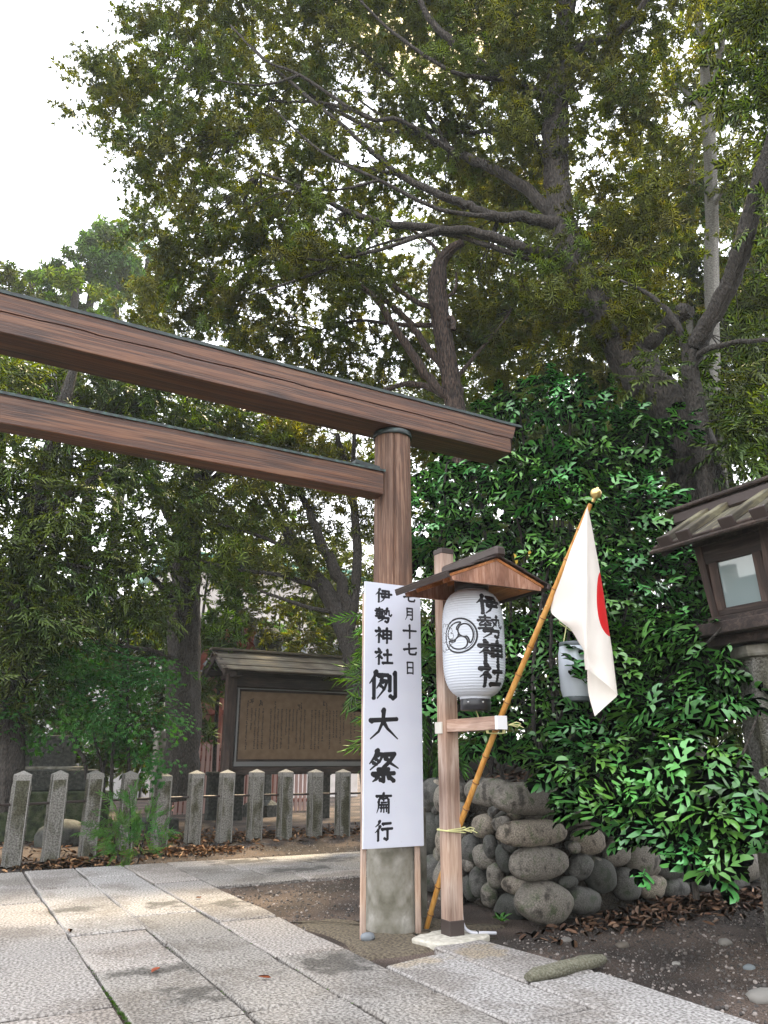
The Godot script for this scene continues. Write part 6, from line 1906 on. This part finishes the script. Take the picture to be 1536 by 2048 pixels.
	t = tree("bamboo_grass", "light green bamboo grass hanging between the gate pillar and the hedge", "bamboo", [], [[[4.9, .9, -8.2, .01], [4.9, 2.0, -8.2, .008], [4.8, 3.2, -8.1, .004]], [[5.2, .9, -8.4, .01], [5.15, 2.2, -8.4, .008], [5.0, 3.4, -8.4, .004]]], M.bark_dark, 33)
	foliage("crown", t[0], [[4.75, 2.9, -8.3, .4, .45, 4], [4.8, 2.2, -8.2, .35, .4, 4], [4.75, 1.7, -8.2, .3, .3, 4], [5.1, 1.5, -8.3, .4, .3, 4]], narrow, M.leaf, 304, 150.0, 1.5, .9, .2)
	var weed := base("weed", Vector3(4.2, -.03, -5.72), "small bright green weed at the foot of the stone wall", "plant")
	st = start()
	for k in 9: leaf(st, Vector3(0, .02, 0), Vector3(cos(k * 2.4), .5 + .25 * (k % 3), sin(k * 2.4)), Vector3.UP, .07 + .02 * (k % 3), .045, .15, .25, true)
	var wm := leaf_mat(.5, Color(.5, .8, .2))
	wm.vertex_color_use_as_albedo = false
	wm.albedo_color = col(.08, .24, .05)
	build(st, "leaves", wm, weed)
	# white shade hung in the bushes behind the flag
	var s := base("hanging_shade", Vector3(4.69, 1.73, -5.17), "white translucent hanging shade with grey rims, half behind the flag", "lamp shade")
	st = start()
	lathe(st, [[.112, .03], [.128, .1], [.134, .25], [.13, .4], [.115, .47]], 28)
	var sm := plain(Color(.86, .89, .93), .4)
	sm.backlight_enabled = true
	sm.backlight = Color(.5, .52, .55)
	build(st, "paper_body", sm, s)
	for y in [0.0, .465]:
		st = start()
		lathe(st, [[0, y], [.114, y], [.118, y + .006], [.118, y + .034], [.114, y + .04], [0, y + .04]], 24)
		build(st, "rim", plain(col(.11, .13, .14), .4), s)
	st = start()
	tube(st, [Vector3(-.1, .5, 0), Vector3(-.05, .66, 0), Vector3(.02, .72, 0), Vector3(.1, .5, 0)], [.005, .005, .005, .005], 5)
	tube(st, [Vector3(-.05, .66, 0), Vector3(-.14, .72, .03), Vector3(-.16, .66, .03), Vector3(-.03, .6, .03)], [.004, .004, .004, .004], 5)
	build(st, "cord", M.twine, s)
	# a few yellowed leaves
	for k in 3:
		var m := leaf_mat(.5, Color(.6, .5, .1))
		m.vertex_color_use_as_albedo = false
		m.albedo_color = col(.62, .4, .03)
		st = start()
		leaf(st, Vector3.ZERO, Vector3(.1, -1, .1), Vector3(-.5, 0, .8), .13, .06, .15, .1, true)
		tag(build(st, "yellow_leaf", m, null, [Vector3(4.95, 3.32, -6.02), Vector3(4.83, 3.28, -6.1), Vector3(4.97, 3.2, -6.03)][k]), ["largest yellowed leaf hanging in the hedge above the flag", "greenish yellow leaf, left of the largest yellowed leaf", "small yellowed leaf just below the largest yellowed leaf"][k], "leaf")
